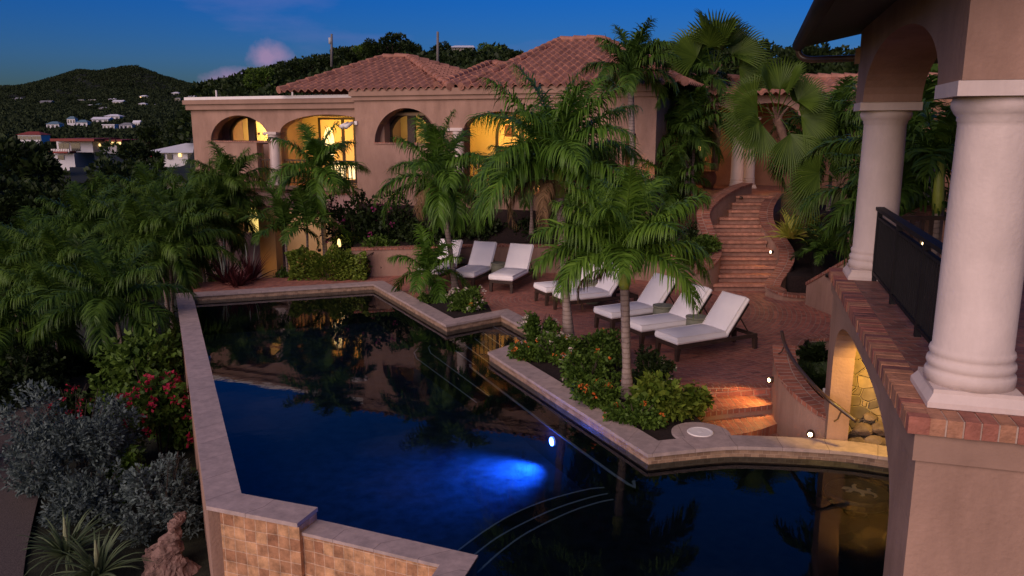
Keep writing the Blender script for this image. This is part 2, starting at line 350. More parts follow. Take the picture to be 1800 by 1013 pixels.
def frond(g, az, el, Ln, leaf, nl, droop, width=.035, twist=0., fold=.5, sag=.35):
    """pinnate frond: arching rachis with two rows of hanging leaflets; returns strips"""
    n = 14; p = np.zeros(3); dirs = []; pts = [p.copy()]; e = el; a = az
    for i in range(n):
        d = np.array([math.cos(e) * math.cos(a), math.cos(e) * math.sin(a), math.sin(e)]); dirs.append(d)
        p = p + d * Ln / n; pts.append(p.copy()); e -= droop * (.5 + 1.3 * i / n) / n; a += twist / n
    pts = np.array(pts); dirs = np.array(dirs + [dirs[-1]]); V = []; Q = []
    # rachis
    w = np.linspace(.022, .005, n + 1)[:, None]; sd = unit(np.cross(dirs, [0, 0, 1])); dn = np.cross(sd, dirs)
    o = 0; ring = np.stack([pts + sd * w, pts - dn * w, pts - sd * w], 1).reshape(-1, 3); V.append(ring)
    for i in range(n):
        for k in range(3): Q.append((3 * i + k, 3 * i + (k + 1) % 3, 3 * i + 3 + (k + 1) % 3, 3 * i + 3 + k))
    o = len(ring)
    for s in (-1, 1):
        for j in range(nl):
            t = .12 + .88 * (j + g.uniform(0, .8)) / nl; t = min(t, .995); x = t * n; i = int(x); f = x - i
            P = pts[i] * (1 - f) + pts[min(i + 1, n)] * f; T = dirs[min(i, n)]; S = sd[min(i, n)] * s; U = dn[min(i, n)] * (1 if dn[min(i, n)][2] >= 0 else -1)
            prof = math.sin(math.pi * min(1, .12 + .80 * t)) ** .7
            l = leaf * prof * g.uniform(.85, 1.1)
            d = unit(T * (.35 + .75 * t) + S * 1.0 + U * (fold * g.uniform(.2, 1.4)) + g.normal(0, .13, 3))
            sg = sag * g.uniform(.35, 1.9); m = 4; pp = P.copy(); row = []; wv = unit(np.cross(d, U + g.normal(size=3) * .25)) 
            for k in range(m + 1):
                h = width * l / leaf * (1, 1.25, 1.1, .7, .08)[k] * .5
                row += [pp + wv * h, pp - wv * h]
                d = unit(d + np.array([0, 0, -sg]) * (k + .5) / m * 1.6); pp = pp + d * l / m
            V.append(np.array(row)); b = o; o += len(row)
            for k in range(m): Q.append((b + 2 * k, b + 2 * k + 1, b + 2 * k + 3, b + 2 * k + 2))
    return np.concatenate(V), np.array(Q)
def merge(parts):
    V = []; Q = []; o = 0
    for v, q in parts: V.append(v); Q.append(q + o); o += len(v)
    return np.concatenate(V), np.concatenate(Q)
def crown(seed, nf, Ln, leaf, nl, e0=1.48, e1=-.25, droop=1.6, width=.04, fold=.5, sag=.35, wind=0.):
    g = np.random.default_rng(seed); out = []
    for i in range(nf):
        f = i / max(1, nf - 1); az = i * 2.39996 + g.uniform(-.3, .3); el = e0 + (e1 - e0) * f ** .85 + g.uniform(-.12, .12)
        out.append(frond(g, az, el, Ln * g.uniform(.85, 1.08) * (.85 + .15 * min(1, 2.2 * f + .2)), leaf, nl, droop * (.32 + .85 * f) * g.uniform(.8, 1.25), width, g.uniform(-.4, .4) + wind, fold, sag))
    return merge(out)
def palm(label, base, top, dia, cs, frs, mt, group=None, lean=None, seed=1, name='palm_tree', cat='palm tree', crown_data=None, rings=True, sub_crown=True, dead=None):
    """base and top of the trunk in metres; cs = crownshaft length; frs = keyword set for crown()"""
    t = thing(name, label, cat, tuple(base), 0, group, local=True)
    v = Vector(top) - Vector(base); n = max(8, int(v.length / .07)); path = []; rad = []
    ln = lean or (0, 0)
    for i in range(n + 1):
        f = i / n; bow = math.sin(math.pi * f)
        path.append((v.x * f + ln[0] * bow, v.y * f + ln[1] * bow, v.z * f - .05 * (1 - f)))
        rad.append(dia / 2 * (1.55 - .75 * min(1, f * 3.2) + .10 * f) * (1 + (.035 if i % 2 else -.02) * (1 if rings else 0)) if f < .5 else dia / 2 * (.85 + .05) * (1 + (.035 if i % 2 else -.02)))
    b = MB(); b.tube(path, rad, 10); b.build('trunk', MATS['palm_trunk'], t, True)
    p1 = Vector(path[-1]); dv = (p1 - Vector(path[-3])).normalized()
    if cs:
        b = MB(); b.tube([p1 - dv * .03, p1 + dv * cs * .12, p1 + dv * cs * .5, p1 + dv * cs], [dia * .46, dia * .62, dia * .56, dia * .34], 10)
        b.build('crownshaft', MATS['crownshaft'], t, True)
    c = p1 + dv * cs
    vv, qq = crown_data if crown_data else crown(seed, **frs)
    o = raw('crown', vv, qq, mt, t); o.location = c
    if dead:                              # old brown fronds hanging below the crown
        g = np.random.default_rng(seed + 900); v2, q2 = merge([frond(g, a, .25, frs['Ln'] * .72, frs['leaf'] * .6, 46, 2.6, .024, .2, .1, 1.2) for a in dead]); o = raw('dead_frond', v2, q2, MATS['frond_dead'], t); o.location = tuple(p1 + dv * cs * .5)
    return t
def fan_leaf(g, az, el, pet, rad, span=2.6, segs=30, droop=.5, roll=0.):
    d = np.array([math.cos(el) * math.cos(az), math.cos(el) * math.sin(az), math.sin(el)]); s = unit(np.cross(d, [0, 0, 1])); V = []; Q = []; o = 0
    # petiole, bending over
    n = 6; p = np.zeros(3); P = [p.copy()]; e = el
    for i in range(n):
        dd = np.array([math.cos(e) * math.cos(az), math.cos(e) * math.sin(az), math.sin(e)]); p = p + dd * pet / n; P.append(p.copy()); e -= droop * .5 / n
    P = np.array(P); u0 = np.cross(s, d)
    ring = np.stack([P + s * .022, P - u0 * .02, P - s * .022], 1).reshape(-1, 3); V.append(ring)
    for i in range(n):
        for k in range(3): Q.append((3 * i + k, 3 * i + (k + 1) % 3, 3 * i + 3 + (k + 1) % 3, 3 * i + 3 + k))
    o = len(ring)
    d = dd; e2 = e - .25 * droop
    s = unit(np.cross(d, [0, 0, 1])); u = np.cross(s, d); s, u = s * math.cos(roll) + u * math.sin(roll), u * math.cos(roll) - s * math.sin(roll)
    for i in range(segs):
        a0 = (i / segs - .5) * 2 * span; a1 = ((i + 1) / segs - .5) * 2 * span; am = (a0 + a1) / 2
        L_ = rad * (1 - .16 * (am / span) ** 2) * g.uniform(.93, 1.04)
        def pt(a, r, lift): 
            q = d * math.cos(a) * r + s * math.sin(a) * r + u * (lift + .16 * r * (abs(a) / span) ** 2 * 2 + .10 * r)
            q = q + np.array([0, 0, -1.]) * droop * .42 * r * r / rad
            return P[-1] + q
        r1 = L_ * .60; r2 = L_ * .84; w = .045 * L_
        vs = [P[-1], pt(a0, r1, 0), pt(am, r1 * 1.02, w), pt(a1, r1, 0), pt(am - (am - a0) * .42, r2, .3 * w), pt(am, r2, w * .8), pt(am + (am - a0) * .42, r2, .3 * w), pt(am + g.uniform(-.01, .01), L_, -w * 1.5)]
        V.append(np.array(vs))
        for f in ((0, 1, 2, 0), (0, 2, 3, 0), (1, 4, 5, 2), (2, 5, 6, 3), (4, 7, 5, 4), (5, 7, 6, 5)):
            Q.append(tuple(o + k for k in f))
        o += 8
    return np.concatenate(V), np.array(Q)
def tri_clean(v, q):                      # quads whose first and last corner agree become true triangles by splitting every face
    a = q[:, [0, 1, 2]]; b = q[:, [0, 2, 3]]; b = b[(b[:, 0] != b[:, 2])]
    return v, np.concatenate([a, b])
def fan_crown(seed, leaves, rad, pet):
    g = np.random.default_rng(seed); out = []
    for az, el, dr, ro in leaves: out.append(fan_leaf(g, az, el, pet * g.uniform(.85, 1.1), rad * g.uniform(.9, 1.08), g.uniform(1.25, 1.6), 30, dr, ro))
    return tri_clean(*merge(out))
def blades(g, n, ln, wd, e0=.4, e1=1.4, arch=.9, m=5, spread=.04):
    V = []; Q = []; o = 0
    for i in range(n):
        az = g.uniform(0, 6.283); el = g.uniform(e0, e1); l = ln * g.uniform(.65, 1.1); w = wd * g.uniform(.8, 1.2); p = np.array([math.cos(az) * spread, math.sin(az) * spread, 0]); row = []
        for k in range(m + 1):
            f = k / m; d = np.array([math.cos(el) * math.cos(az), math.cos(el) * math.sin(az), math.sin(el)]); s = np.array([-math.sin(az), math.cos(az), 0])
            h = w * (.6 + .4 * math.sin(math.pi * min(1, f + .25))) * (1 - f ** 3 * .96) / 2; n_ = np.cross(s, d) * h * .5
            row += [p - s * h + n_, p, p + s * h + n_]; p = p + d * l / m; el -= arch * g.uniform(.7, 1.2) * (f + .25) / m * 1.6
        V.append(np.array(row))
        for k in range(m):
            Q += [(o + 3 * k, o + 3 * k + 1, o + 3 * k + 4, o + 3 * k + 3), (o + 3 * k + 1, o + 3 * k + 2, o + 3 * k + 5, o + 3 * k + 4)]
        o += len(row)
    return np.concatenate(V), np.array(Q)
# ================================================================ MATERIAL SET
M('stucco', (.365, .225, .165), .88, .14, .9, .35, 26, .2, stain=.55)
M('stucco_trim', (.33, .205, .15), .85, .10, 2., .15, 60, .2, stain=.25)
M('column_plaster', (.66, .54, .48), .72, .07, 3., .16, 30, .3, stain=.3)
MB_('coping_stone', (.46, .355, .325), (.40, .315, .29), (.25, .19, .175), .62, .9, .006, .62, offset=0, bump=.25, var=.30, spec=.35)
M('white_trim', (.80, .74, .70), .5, .05)
M('dark_wood', (.050, .030, .022), .5, .3, 6, .1, 50)
M('eave_wood', (.014, .010, .009), .65, .3, 6, .1, 50)
M('black_metal', (.013, .012, .013), .6, .2, 8, spec=.15)
M('bronze_metal', (.06, .035, .022), .35, .2, 8, spec=.5)
M('bark', (.055, .04, .03), .9, .4, 9, .5, 30)
M('palm_trunk', (.30, .23, .195), .85, .28, 7, .5, 40, stain=.4)
def rings(m):
    t = m.node_tree; l = t.links.new; b = t.nodes['Principled BSDF']; src = b.inputs['Base Color'].links[0].from_socket
    tc = nn(t, 'ShaderNodeTexCoord'); w = nn(t, 'ShaderNodeTexWave', bands_direction='Z'); w.inputs['Scale'].default_value = 3.6; w.inputs['Distortion'].default_value = 2.2; w.inputs['Detail'].default_value = 3; w.inputs['Detail Scale'].default_value = 2.; l(tc.outputs['Object'], w.inputs[0])
    r = nn(t, 'ShaderNodeValToRGB'); r.color_ramp.elements[0].position = .02; r.color_ramp.elements[0].color = (.66, .62, .58, 1); r.color_ramp.elements[1].position = .25; r.color_ramp.elements[1].color = (1, 1, 1, 1); l(w.outputs[0], r.inputs[0])
    mx = nn(t, 'ShaderNodeMixRGB', blend_type='MULTIPLY'); mx.inputs[0].default_value = 1; l(src, mx.inputs[1]); l(r.outputs[0], mx.inputs[2]); l(mx.outputs[0], b.inputs['Base Color'])
rings(MATS['palm_trunk'])
ML('frond_dead', (.10, .055, .025), (.26, .16, .08), .2, .8)
M('soil', (.022, .013, .011), .95, .5, 20, .8, 60)
M('gravel', (.10, .078, .07), .95, .6, 60, .8, 120)
M('garden_ground', (.020, .022, .012), .95, .6, 6, .8, 40)
M('cushion', (.93, .87, .84), .9, .03, 3., .18, 90, .15)
M('drum_green', (.20, .20, .135), .6, .12, 5, .1, 50)
M('roof_tile', (.35, .165, .115), .75, .38, 2.4, .3, 40, .25, stain=.3)
M('pool_shell', (.007, .010, .015), 1., .4, 6, .0, spec=0.)
M('rock', (.17, .12, .085), .85, .45, 5, .8, 14)
M('driftwood', (.20, .12, .095), .8, .5, 8, .9, 18)
MB_('patio_brick', (.52, .185, .125), (.30, .11, .085), (.40, .25, .20), .215, .105, .011, .55, polar=(1.4, 20.2), bump=.8, var=.42)
MB_('step_brick', (.50, .19, .115), (.32, .115, .08), (.42, .26, .19), .11, .24, .010, .6, offset=0, bump=.8, var=.4)
MB_('walk_brick', (.36, .15, .10), (.20, .085, .065), (.25, .16, .125), .23, .115, .010, .6, bump=.7, var=.4)
MB_('cap_brick', (.42, .16, .10), (.24, .09, .065), (.44, .30, .23), .105, .24, .010, .7, offset=.5, bump=.9, var=.4)
MB_('tile_large', (.74, .42, .22), (.44, .21, .115), (.75, .50, .34), .152, .152, .006, .45, offset=0, bump=.5, var=.62)
MB_('tile_band', (.44, .29, .19), (.26, .165, .11), (.45, .32, .23), .105, .055, .004, .4, offset=.5, bump=.4, var=.35)
ML('palm_green', (.034, .092, .010), (.145, .275, .034), .3, .40)
ML('palm_light', (.048, .115, .012), (.19, .33, .042), .32, .40)
ML('palm_deep', (.022, .058, .008), (.095, .175, .024), .25, .45)
ML('palm_olive', (.032, .080, .010), (.135, .225, .032), .28, .45)
ML('fan_green', (.042, .080, .010), (.095, .155, .020), .25, .40)
M('crownshaft', (.36, .40, .055), .45, .25, 3, .1, 30, .4, c2=(.16, .22, .04))
ML('leaf_dark', (.012, .024, .007), (.040, .065, .016), .2)
ML('leaf_mid', (.030, .072, .010), (.13, .215, .030), .25)
ML('leaf_bright', (.060, .120, .012), (.24, .30, .040), .3)
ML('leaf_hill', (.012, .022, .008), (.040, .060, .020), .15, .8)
ML('leaf_silver', (.050, .074, .066), (.155, .20, .185), .15, .7)
ML('leaf_red', (.050, .012, .014), (.14, .035, .035), .2)
ML('leaf_lime', (.26, .30, .035), (.62, .58, .12), .3, .4)
ML('petal_pink', (.36, .015, .045), (.52, .035, .085), .3)
ML('petal_white', (.62, .50, .40), (.80, .72, .62), .3)
ML('petal_orange', (.72, .14, .03), (.80, .30, .06), .3)
ML('petal_plum', (.30, .04, .14), (.45, .08, .22), .3)
ML('agave_green', (.045, .075, .030), (.16, .20, .10), .15, .45)
ME('lamp_glow', (1, .74, .38), 9)
ME('lamp_soft', (1, .66, .25), 1.0)
ME('window_lit', (1, .72, .20), .5)
ME('window_dim', (.75, .40, .10), .25)
ME('window_pale', (1, .80, .42), .62)
ME('pool_lens', (.10, .26, 1), 13)
LAMPS = []
def lamp(name, p, e, c=(1, .62, .22), r=.1, typ='POINT', aim=None, spot=100, blend=.6):
    l = bpy.data.lights.new(name, typ); l.energy = e; l.color = c; l.shadow_soft_size = r
    if typ == 'SPOT': l.spot_size = R(spot); l.spot_blend = blend
    o = bpy.data.objects.new(name, l); col.objects.link(o); o.location = tuple(p)
    if aim is not None: o.rotation_euler = (Vector(p) - Vector(aim)).to_track_quat('Z', 'Y').to_euler()
    return o

# ================================================================ POOL
ZC, ZW = .05, -.115
_in = [(556, 894), (420, 869), (337, 519), (657, 499), (785, 571), (881, 553), (950, 590), (860, 619), (1140, 797)]
inner = [tuple(G(x, y, ZC)[:2]) for x, y in _in]
arc_px = [(1140, 797), (1194, 791), (1275, 784), (1329, 784), (1423, 788), (1500, 794), (1558, 802)]
arc = [tuple(G(x, y, ZC)[:2]) for x, y in arc_px]
arc = [arc[0]] + [tuple(p) for p in smoothpath(arc, 4)][5:] + [(6.2, 9.55), (8.5, 8.6)]
rim = inner[:-1] + arc
outer = offs(rim, .38)
pool = thing('swimming_pool', 'dark bottomed infinity pool with pale stone coping and a blue underwater glow', 'swimming pool', (-1, 14, -1.7))
b = MB(); b.ribbon(rim, -.03, .38, 0., ZC); b.build('coping', MATS['coping_stone'], pool)
b = MB(); b.ribbon(rim[1:3], .03, .36, -1.9, -.002); b.build('outer_wall', MATS['stucco'], pool)
b = MB(); b.ribbon(rim[0:2], .0, .35, -1.9, -.003); b.build('tile_wall', MATS['tile_large'], pool)
b = MB(); b.ribbon(rim[2:], .0, .30, -.20, -.004); b.build('waterline_tile', MATS['tile_band'], pool)
b = MB(); b.ribbon(rim[2:], .004, .30, -1.6, -.202); b.build('inner_wall', MATS['pool_shell'], pool)
# low spill wall, one step down, and its return towards the viewer
spill = [(-2.36, 8.60), (-.38, 7.77), (-.70, 6.7), (-1.3, 4.6)]
b = MB(); b.ribbon(spill, -.29, 0., -1.9, -.135); b.build('spill_wall', MATS['tile_large'], pool)
b = MB(); b.ribbon(spill, -.31, .015, -.133, -.095); b.build('spill_coping', MATS['coping_stone'], pool)
b = MB(); b.add([(*p, -1.06) for p in [(-8.6, 20.6), (-3.2, 8.6), (-.3, 7.7), (-1.2, 4.5), (9, 4.5), (9, 8.6), (2.2, 10.3), (0, 15.1), (1, 16.4), (-.2, 18.6), (-1.4, 17.5), (-3.9, 22.3)]], [tuple(range(12))])
b.build('pool_floor', M('pool_blue', (.010, .017, .028), 1., .45, 5, spec=0.), pool)
b = MB(); b.ribbon(rim[1:3], -.02, .028, -1.6, -.006); b.build('inner_wall', MATS['pool_shell'], pool)
# submerged entry steps in the niche, each with a pale nosing
step_px = [[(865, 573), (919, 603)], [(848, 584), (905, 625)], [(829, 591), (893, 641)], [(804, 597), (885, 657)], [(782, 603), (871, 669)],
           [(760, 604), (753, 611), (757, 621), (860, 697)], [(735, 612), (728, 620), (732, 630), (838, 708)]]
M('nosing', (.15, .17, .19), .6, .1)
for k, ln in enumerate(step_px):
    z = -.20 - .10 * k; P = [G(x, y, z) for x, y in ln]
    b = MB(); back = [tuple(G(x, y, z)[:2]) for x, y in ((893, 556), (958, 592), (905, 640))]
    poly = [tuple(p[:2]) for p in P] + ([tuple(G(880, 690, z)[:2])] if k > 3 else []) + back[::-1][:2] + [back[0]]
    b.prism(poly, z - .25 if k < 6 else -1.6, z - .004); st = b.build('pool_step', MATS['pool_shell'], pool)
    b = MB(); b.ribbon([tuple(p[:2]) for p in P], -.012, .012, z - .003, z + .004); sub('step_nosing', b, MATS['nosing'], st)
# bench along the planter wall, its pale edge line, lens set in the riser
ben = [G(826, 641, -.45), G(845, 660, -.45), G(1078, 834, -.45), G(1116, 846, -.45)]; ben2 = [G(905, 640, -.45), G(905, 650, -.45), G(1140, 815, -.45), G(1148, 835, -.45)]
b = MB(); b.prism([tuple(p[:2]) for p in ben] + [tuple(p[:2]) for p in ben2[::-1]], -1.6, -.455); o = b.build('bench', MATS['pool_shell'], pool)
b = MB(); b.ribbon([tuple(p[:2]) for p in smoothpath([p[:2] for p in ben], 5)], -.02, .02, -.454, -.44); sub('bench_edge', b, MATS['nosing'], o)
fg = np.array([ben[2][0] - ben[1][0], ben[2][1] - ben[1][1]]); fg /= np.linalg.norm(fg); pn = np.array([fg[1], -fg[0], 0.]) 
if pn[0] > 0: pn = -pn
_r = ray(973, 776); _t = (ben[1] @ pn - np.array([0, 0, H]) @ pn) / (_r @ pn); lp = np.array([0, 0, H]) + _r * _t
lt = thing('pool_light', 'round underwater lamp glowing bright blue in the wall of the pool bench', 'pool light', tuple(lp))
b = MB(); c0 = lp + pn * .0; b.tube([c0 - pn * .03, c0 + pn * .03], .085, 24); b.build('rim', MATS['white_trim'], lt, True)
b = MB(); b.tube([c0 + pn * .031, c0 + pn * .045], .066, 24); b.build('lens', MATS['pool_lens'], lt, True)
lamp('pool_lamp', lp + pn * .16, 1250, (.02, .16, 1), .08, 'SPOT', lp + pn * 1.7 + np.array([0, 0, -.85]), 112, 1.)
lamp('pool_glow_fill', lp + pn * .2 + np.array([0, 0, .05]), 7, (.02, .13, 1), .12)  # extra light added beside the pool lamp to widen its glow
# curved shelf steps of the near basin
shelf = [[(800, 972), (850, 935), (900, 905), (960, 880), (1030, 861), (1062, 857)], [(826, 982), (870, 948), (920, 920), (980, 893), (1040, 874), (1068, 868)], [(838, 1008), (880, 970), (930, 935), (1000, 901), (1050, 884), (1078, 878)]]
for k, ln in enumerate(shelf):
    z = -.75 + .14 * k; P = smoothpath([G(x, y, z)[:2] for x, y in ln], 5)
    b = MB(); b.prism([tuple(p) for p in P] + [tuple(G(1160, 850, z)[:2]), (8.5, 9.), (8.5, 4.), (0, 4.2)], -1.6, z - .004); st = b.build('shelf_step', MATS['pool_shell'], pool)
    b = MB(); b.ribbon([tuple(p) for p in P], -.012, .012, z - .003, z + .004); sub('step_nosing', b, MATS['nosing'], st)
# water: mirror by Fresnel over a clear tinted body
m, t, bs = _nt('pool_water'); t.nodes.remove(bs); l = t.links.new
fr_ = nn(t, 'ShaderNodeFresnel'); fr_.inputs[0].default_value = 1.24
gl = nn(t, 'ShaderNodeBsdfGlossy'); gl.inputs['Roughness'].default_value = .012; gl.inputs['Color'].default_value = (1, 1, 1, 1)
tp = nn(t, 'ShaderNodeBsdfTransparent'); tp.inputs[0].default_value = (.70, .86, .95, 1)
ms = nn(t, 'ShaderNodeMixShader'); l(fr_.outputs[0], ms.inputs[0]); l(tp.outputs[0], ms.inputs[1]); l(gl.outputs[0], ms.inputs[2])
tc = nn(t, 'ShaderNodeTexCoord'); nz = nn(t, 'ShaderNodeTexNoise'); nz.inputs['Scale'].default_value = 3.2; nz.inputs['Detail'].default_value = 3; l(tc.outputs['Object'], nz.inputs['Vector'])
bp = nn(t, 'ShaderNodeBump'); bp.inputs['Strength'].default_value = .035; bp.inputs['Distance'].default_value = .03; l(nz.outputs[0], bp.inputs['Height'])
l(bp.outputs[0], gl.inputs['Normal']); l(bp.outputs[0], fr_.inputs['Normal']); l(ms.outputs[0], t.nodes['Material Output'].inputs[0])
b = MB(); wp = [tuple(p) for p in offs(rim, .06)][1:] + [(9, 8.5), (9, 3.8), (-1.5, 3.8), (-.72, 6.7), (-.45, 7.72), (-2.3, 8.45)]
b.add([(*p, ZW) for p in wp], [tuple(range(len(wp)))[::-1]]); kind(b.build('pool_water', m), 'structure')
# stone table standing in the pool, lizard inlay
tb = thing('pool_table', 'round stone table in the pool with a pale lizard inlaid in its top', 'table', tuple(G(1508, 890, -.9)))
c = G(1508, 863, -.17)
b = MB(); b.lathe((c[0], c[1], 0), [(.10, -1.2), (.12, -.57), (.16, -.33), (.37, -.30), (.40, -.27), (.40, -.20), (.37, -.17)], 32); b.build('table_top', M('slate', (.032, .025, .021), .4, .4, 6, .3, 20), tb, False)
giz = [(-.20, .05), (-.15, .09), (-.09, .08), (-.05, .05), (-.02, .12), (.04, .15), (.06, .13), (.02, .10), (.01, .04), (.08, .0), (.12, -.01), (.15, .05), (.20, .04), (.20, .02), (.17, .01), (.16, -.03), (.20, -.08), (.19, -.14), (.13, -.17),
       (.13, -.15), (.16, -.12), (.15, -.08), (.10, -.06), (.05, -.06), (.03, -.12), (-.03, -.13), (-.03, -.11), (.0, -.09), (.0, -.04), (-.06, .0), (-.12, -.04), (-.18, -.03), (-.18, -.01), (-.13, .0), (-.11, .03), (-.15, .03)]
b = MB(); b.prism([(c[0] + x * .92, c[1] + y * 1.25) for x, y in giz], -.17, -.162); b.build('lizard_inlay', M('inlay', (.60, .40, .22), .6, .1), tb)
b = MB(); cc = G(1490, 912, -.95); b.lathe((cc[0], cc[1], -.95), [(.5, -.3), (.5, 0)], 32); b.build('base', MATS['pool_shell'], tb)

# ================================================================ PATIO, WALKS, BEDS
mid = offs(rim, .25)
def nearest(path, p): return min(range(len(path)), key=lambda i: math.dist(path[i], p))
pb = [mid[i] for i in range(3, 9)]       # B C D E F then G side
gpt = mid[8]
patio = [mid[3], mid[4], mid[5], mid[6], (1.0, 16.2), (2.2, 13.6), (2.75, 13.12), (4.42, 13.05), (4.8, 13.15), (5.0, 14.2), (5.4, 15.6), (5.9, 16.2), (6.6, 16.35), (10, 16.35), (10, 21.6), (5.4, 21.7), (3, 23.8), (1, 24.4), (-2.4, 24.3), (-5.2, 24), (-9.2, 22.4), (-8.6, 21.1)]
b = MB(); b.prism(patio, -.5, 0.); kind(b.build('patio', MATS['patio_brick']), 'structure')
n1 = [G(1185, 681, 0.)[:2], G(1270, 681, 0.)[:2], G(1360, 681, 0.)[:2]]
steps = thing('garden_steps', 'three low fanned brick steps lit orange beside the curved wall', 'steps', (3.6, 12.3, -.45))
b = MB(); b.prism([tuple(p) for p in n1] + [(4.45, 13.3), (2.7, 13.3)], -.15, .004); sp = b.build('step', MATS['step_brick'], steps)
n2 = smoothpath([G(1180, 745, -.15)[:2], G(1215, 730, -.15)[:2], G(1262, 722, -.15)[:2], G(1310, 717, -.15)[:2], G(1364, 711, -.15)[:2]], 4)
b = MB(); b.prism([tuple(p) for p in n2] + [(4.45, 13.2), (2.7, 13.2)], -.30, -.15); b.build('step', MATS['step_brick'], steps)
for nl, z0_, z1_ in ((n1, -.149, -.07), (n2, -.299, -.22)):
    b = MB(); b.ribbon([tuple(p[:2]) for p in nl], -.006, .02, z0_, z1_); b.build('riser', MATS['stucco'], steps)
    b = MB(); b.ribbon([tuple(p[:2]) for p in nl], -.018, .11, z1_ - .0, z1_ + .076); b.build('nosing', MATS['cap_brick'], steps)
n3 = smoothpath([G(1240, 775, -.3)[:2], G(1287, 765, -.3)[:2], G(1330, 757, -.3)[:2], G(1378, 741, -.3)[:2]], 4)
b = MB(); b.prism([tuple(p) for p in n3] + [(4.4, 12.7), (2.7, 12.7)], -.46, -.30); b.build('step', MATS['step_brick'], steps)
b = MB(); b.prism([(2.2, 10.6), (3.2, 10.75), (4.2, 10.7), (5.2, 10.4), (8.3, 9.0), (9, 12), (4.9, 12.5), (2.4, 12.6)], -.9, -.45); kind(b.build('sunken_walk', MATS['walk_brick']), 'structure')
def bed(name, pts, z, zb=-.3): b = MB(); b.prism([tuple(p) for p in pts], zb, z); return kind(b.build(name, MATS['soil']), 'structure')
bed('planting_bed', [G(x, y, .03)[:2] for x, y in ((742, 535), (797, 563), (866, 549), (856, 532), (815, 512), (770, 510), (742, 520))], .02)
bed('planting_bed', [mid[6], mid[7], mid[8], mid[11], (2.7, 10.5), (3.15, 10.7), (2.9, 11.2), (2.8, 11.9), (2.9, 12.9), (2.2, 14.), (1.7, 15.6), (1.1, 16.6)], .015)
# round stone pad with the skimmer lid
sk = G(1232, 760, ZC)
b = MB(); b.lathe((sk[0], sk[1], 0), [(.42, -.4), (.42, .044), (.41, .048)], 36); tag(b.build('stone_pad', MATS['coping_stone']), 'half round stone pad beside the green bush on the pool coping', 'stone pad')
b = MB(); b.lathe((sk[0] - .01, sk[1] + .0, .05), [(.185, -.01), (.19, .004), (.18, .014), (.155, .014), (.15, .010), (.04, .010), (.03, .013)], 32)
tag(b.build('skimmer_lid', MATS['white_trim'], None, False), 'round white plastic skimmer lid set in the stone pad by the pool', 'lid')

# ================================================================ RETAINING WALL, CURVED STAIR
rw = [(-4.75, 23.3), (-3.6, 23.5), (-2.4, 23.75), (-.6, 24.05), (1.2, 24.), (2.9, 23.4), (4.3, 22.4), (5.0, 21.75), (5.45, 21.3)]
rw = [tuple(p) for p in smoothpath(rw, 4)]
t = thing('retaining_wall', 'long curved stucco wall behind the loungers holding up the hedge', 'wall', (0, 23.9, 0))
b = MB(); b.ribbon(rw, 0, .28, -.1, .80); b.build('wall', MATS['stucco'], t)
b = MB(); b.ribbon(rw, -.03, .31, .802, .86); b.build('brick_cap', MATS['cap_brick'], t)
# stair
ST = []   # left x, right x, y, z
NS = 12
for i in range(1, NS + 1):
    f = (i - 1) / (NS - 1); Y = 21.25 + .325 * (i - 1); z = .19 * i
    dpt = Y * cP + (H - z) * sP
    xr = np.interp(i, [1, 3, 4, 5, 6, 8, 9, 10, 12], [1349, 1364, 1366, 1352, 1341, 1338, 1341, 1347, 1356]); xl = np.interp(i, [1, 3, 5, 7, 8, 9, 10, 12], [1262, 1262, 1262, 1256, 1262, 1280, 1296, 1308]); cx = (xl + xr) / 2; hw = (xr - xl) / 2
    ST.append(((cx - hw - 900) / F_ * dpt, (cx + hw - 900) / F_ * dpt, Y, z))
stair = thing('curved_staircase', 'winding brick staircase climbing from the patio to the house entrance', 'staircase', (6.4, 21.2, 0))
for i, (x0, x1, y, z) in enumerate(ST):
    b = MB(); b.box(x0 - .25, x1 + .12, y, y + 1.2, z - .05, z); o = b.build('step', MATS['step_brick'], stair)
    b = MB(); b.box(x0 - .252, x1 + .122, y - .02, y + .105, z - .065, z + .005); sub('nosing', b, M('nose_brick', (.5, .24, .16), .7, .35, 9, .6, 30, stain=.3), o)
    b = MB(); b.box(x0 - .24, x1 + .11, y + .03, y + 1.1, z - .21, z - .052); sub('riser', b, M('riser_brick', (.34, .19, .14), .8, .25, 8, .4, 40), o)
b = MB(); b.prism([(6.0, 25.0), (9.6, 25.), (10.5, 33.5), (3, 33.5), (4.6, 26)], 1.2, 2.27); kind(b.build('entrance_terrace', MATS['walk_brick']), 'structure')
def capped(name, label, pts, thick, zb, capmat='cap_brick', cat='wall', cap=.07, face='stucco', n=5):
    """pts: (px, py, Y) along the near top edge, left side is the body"""
    P = [D(*p) for p in pts]; P = smoothpath(P, n)
    t = thing(name, label, cat, (float(P[0][0]), float(P[0][1]), 0 if not hasattr(zb, '__len__') else zb[0]))
    path = [(p[0], p[1]) for p in P]; zt = [p[2] for p in P]
    s = 1 if thick > 0 else -1
    b = MB(); b.ribbon(path, 0, thick, zb, [z - cap for z in zt]); b.build('wall', MATS[face], t)
    b = MB(); b.ribbon(path, -.03 * s, thick + .03 * s, [z - cap + .002 for z in zt], zt); b.build('brick_cap', MATS[capmat], t)
    return t, P
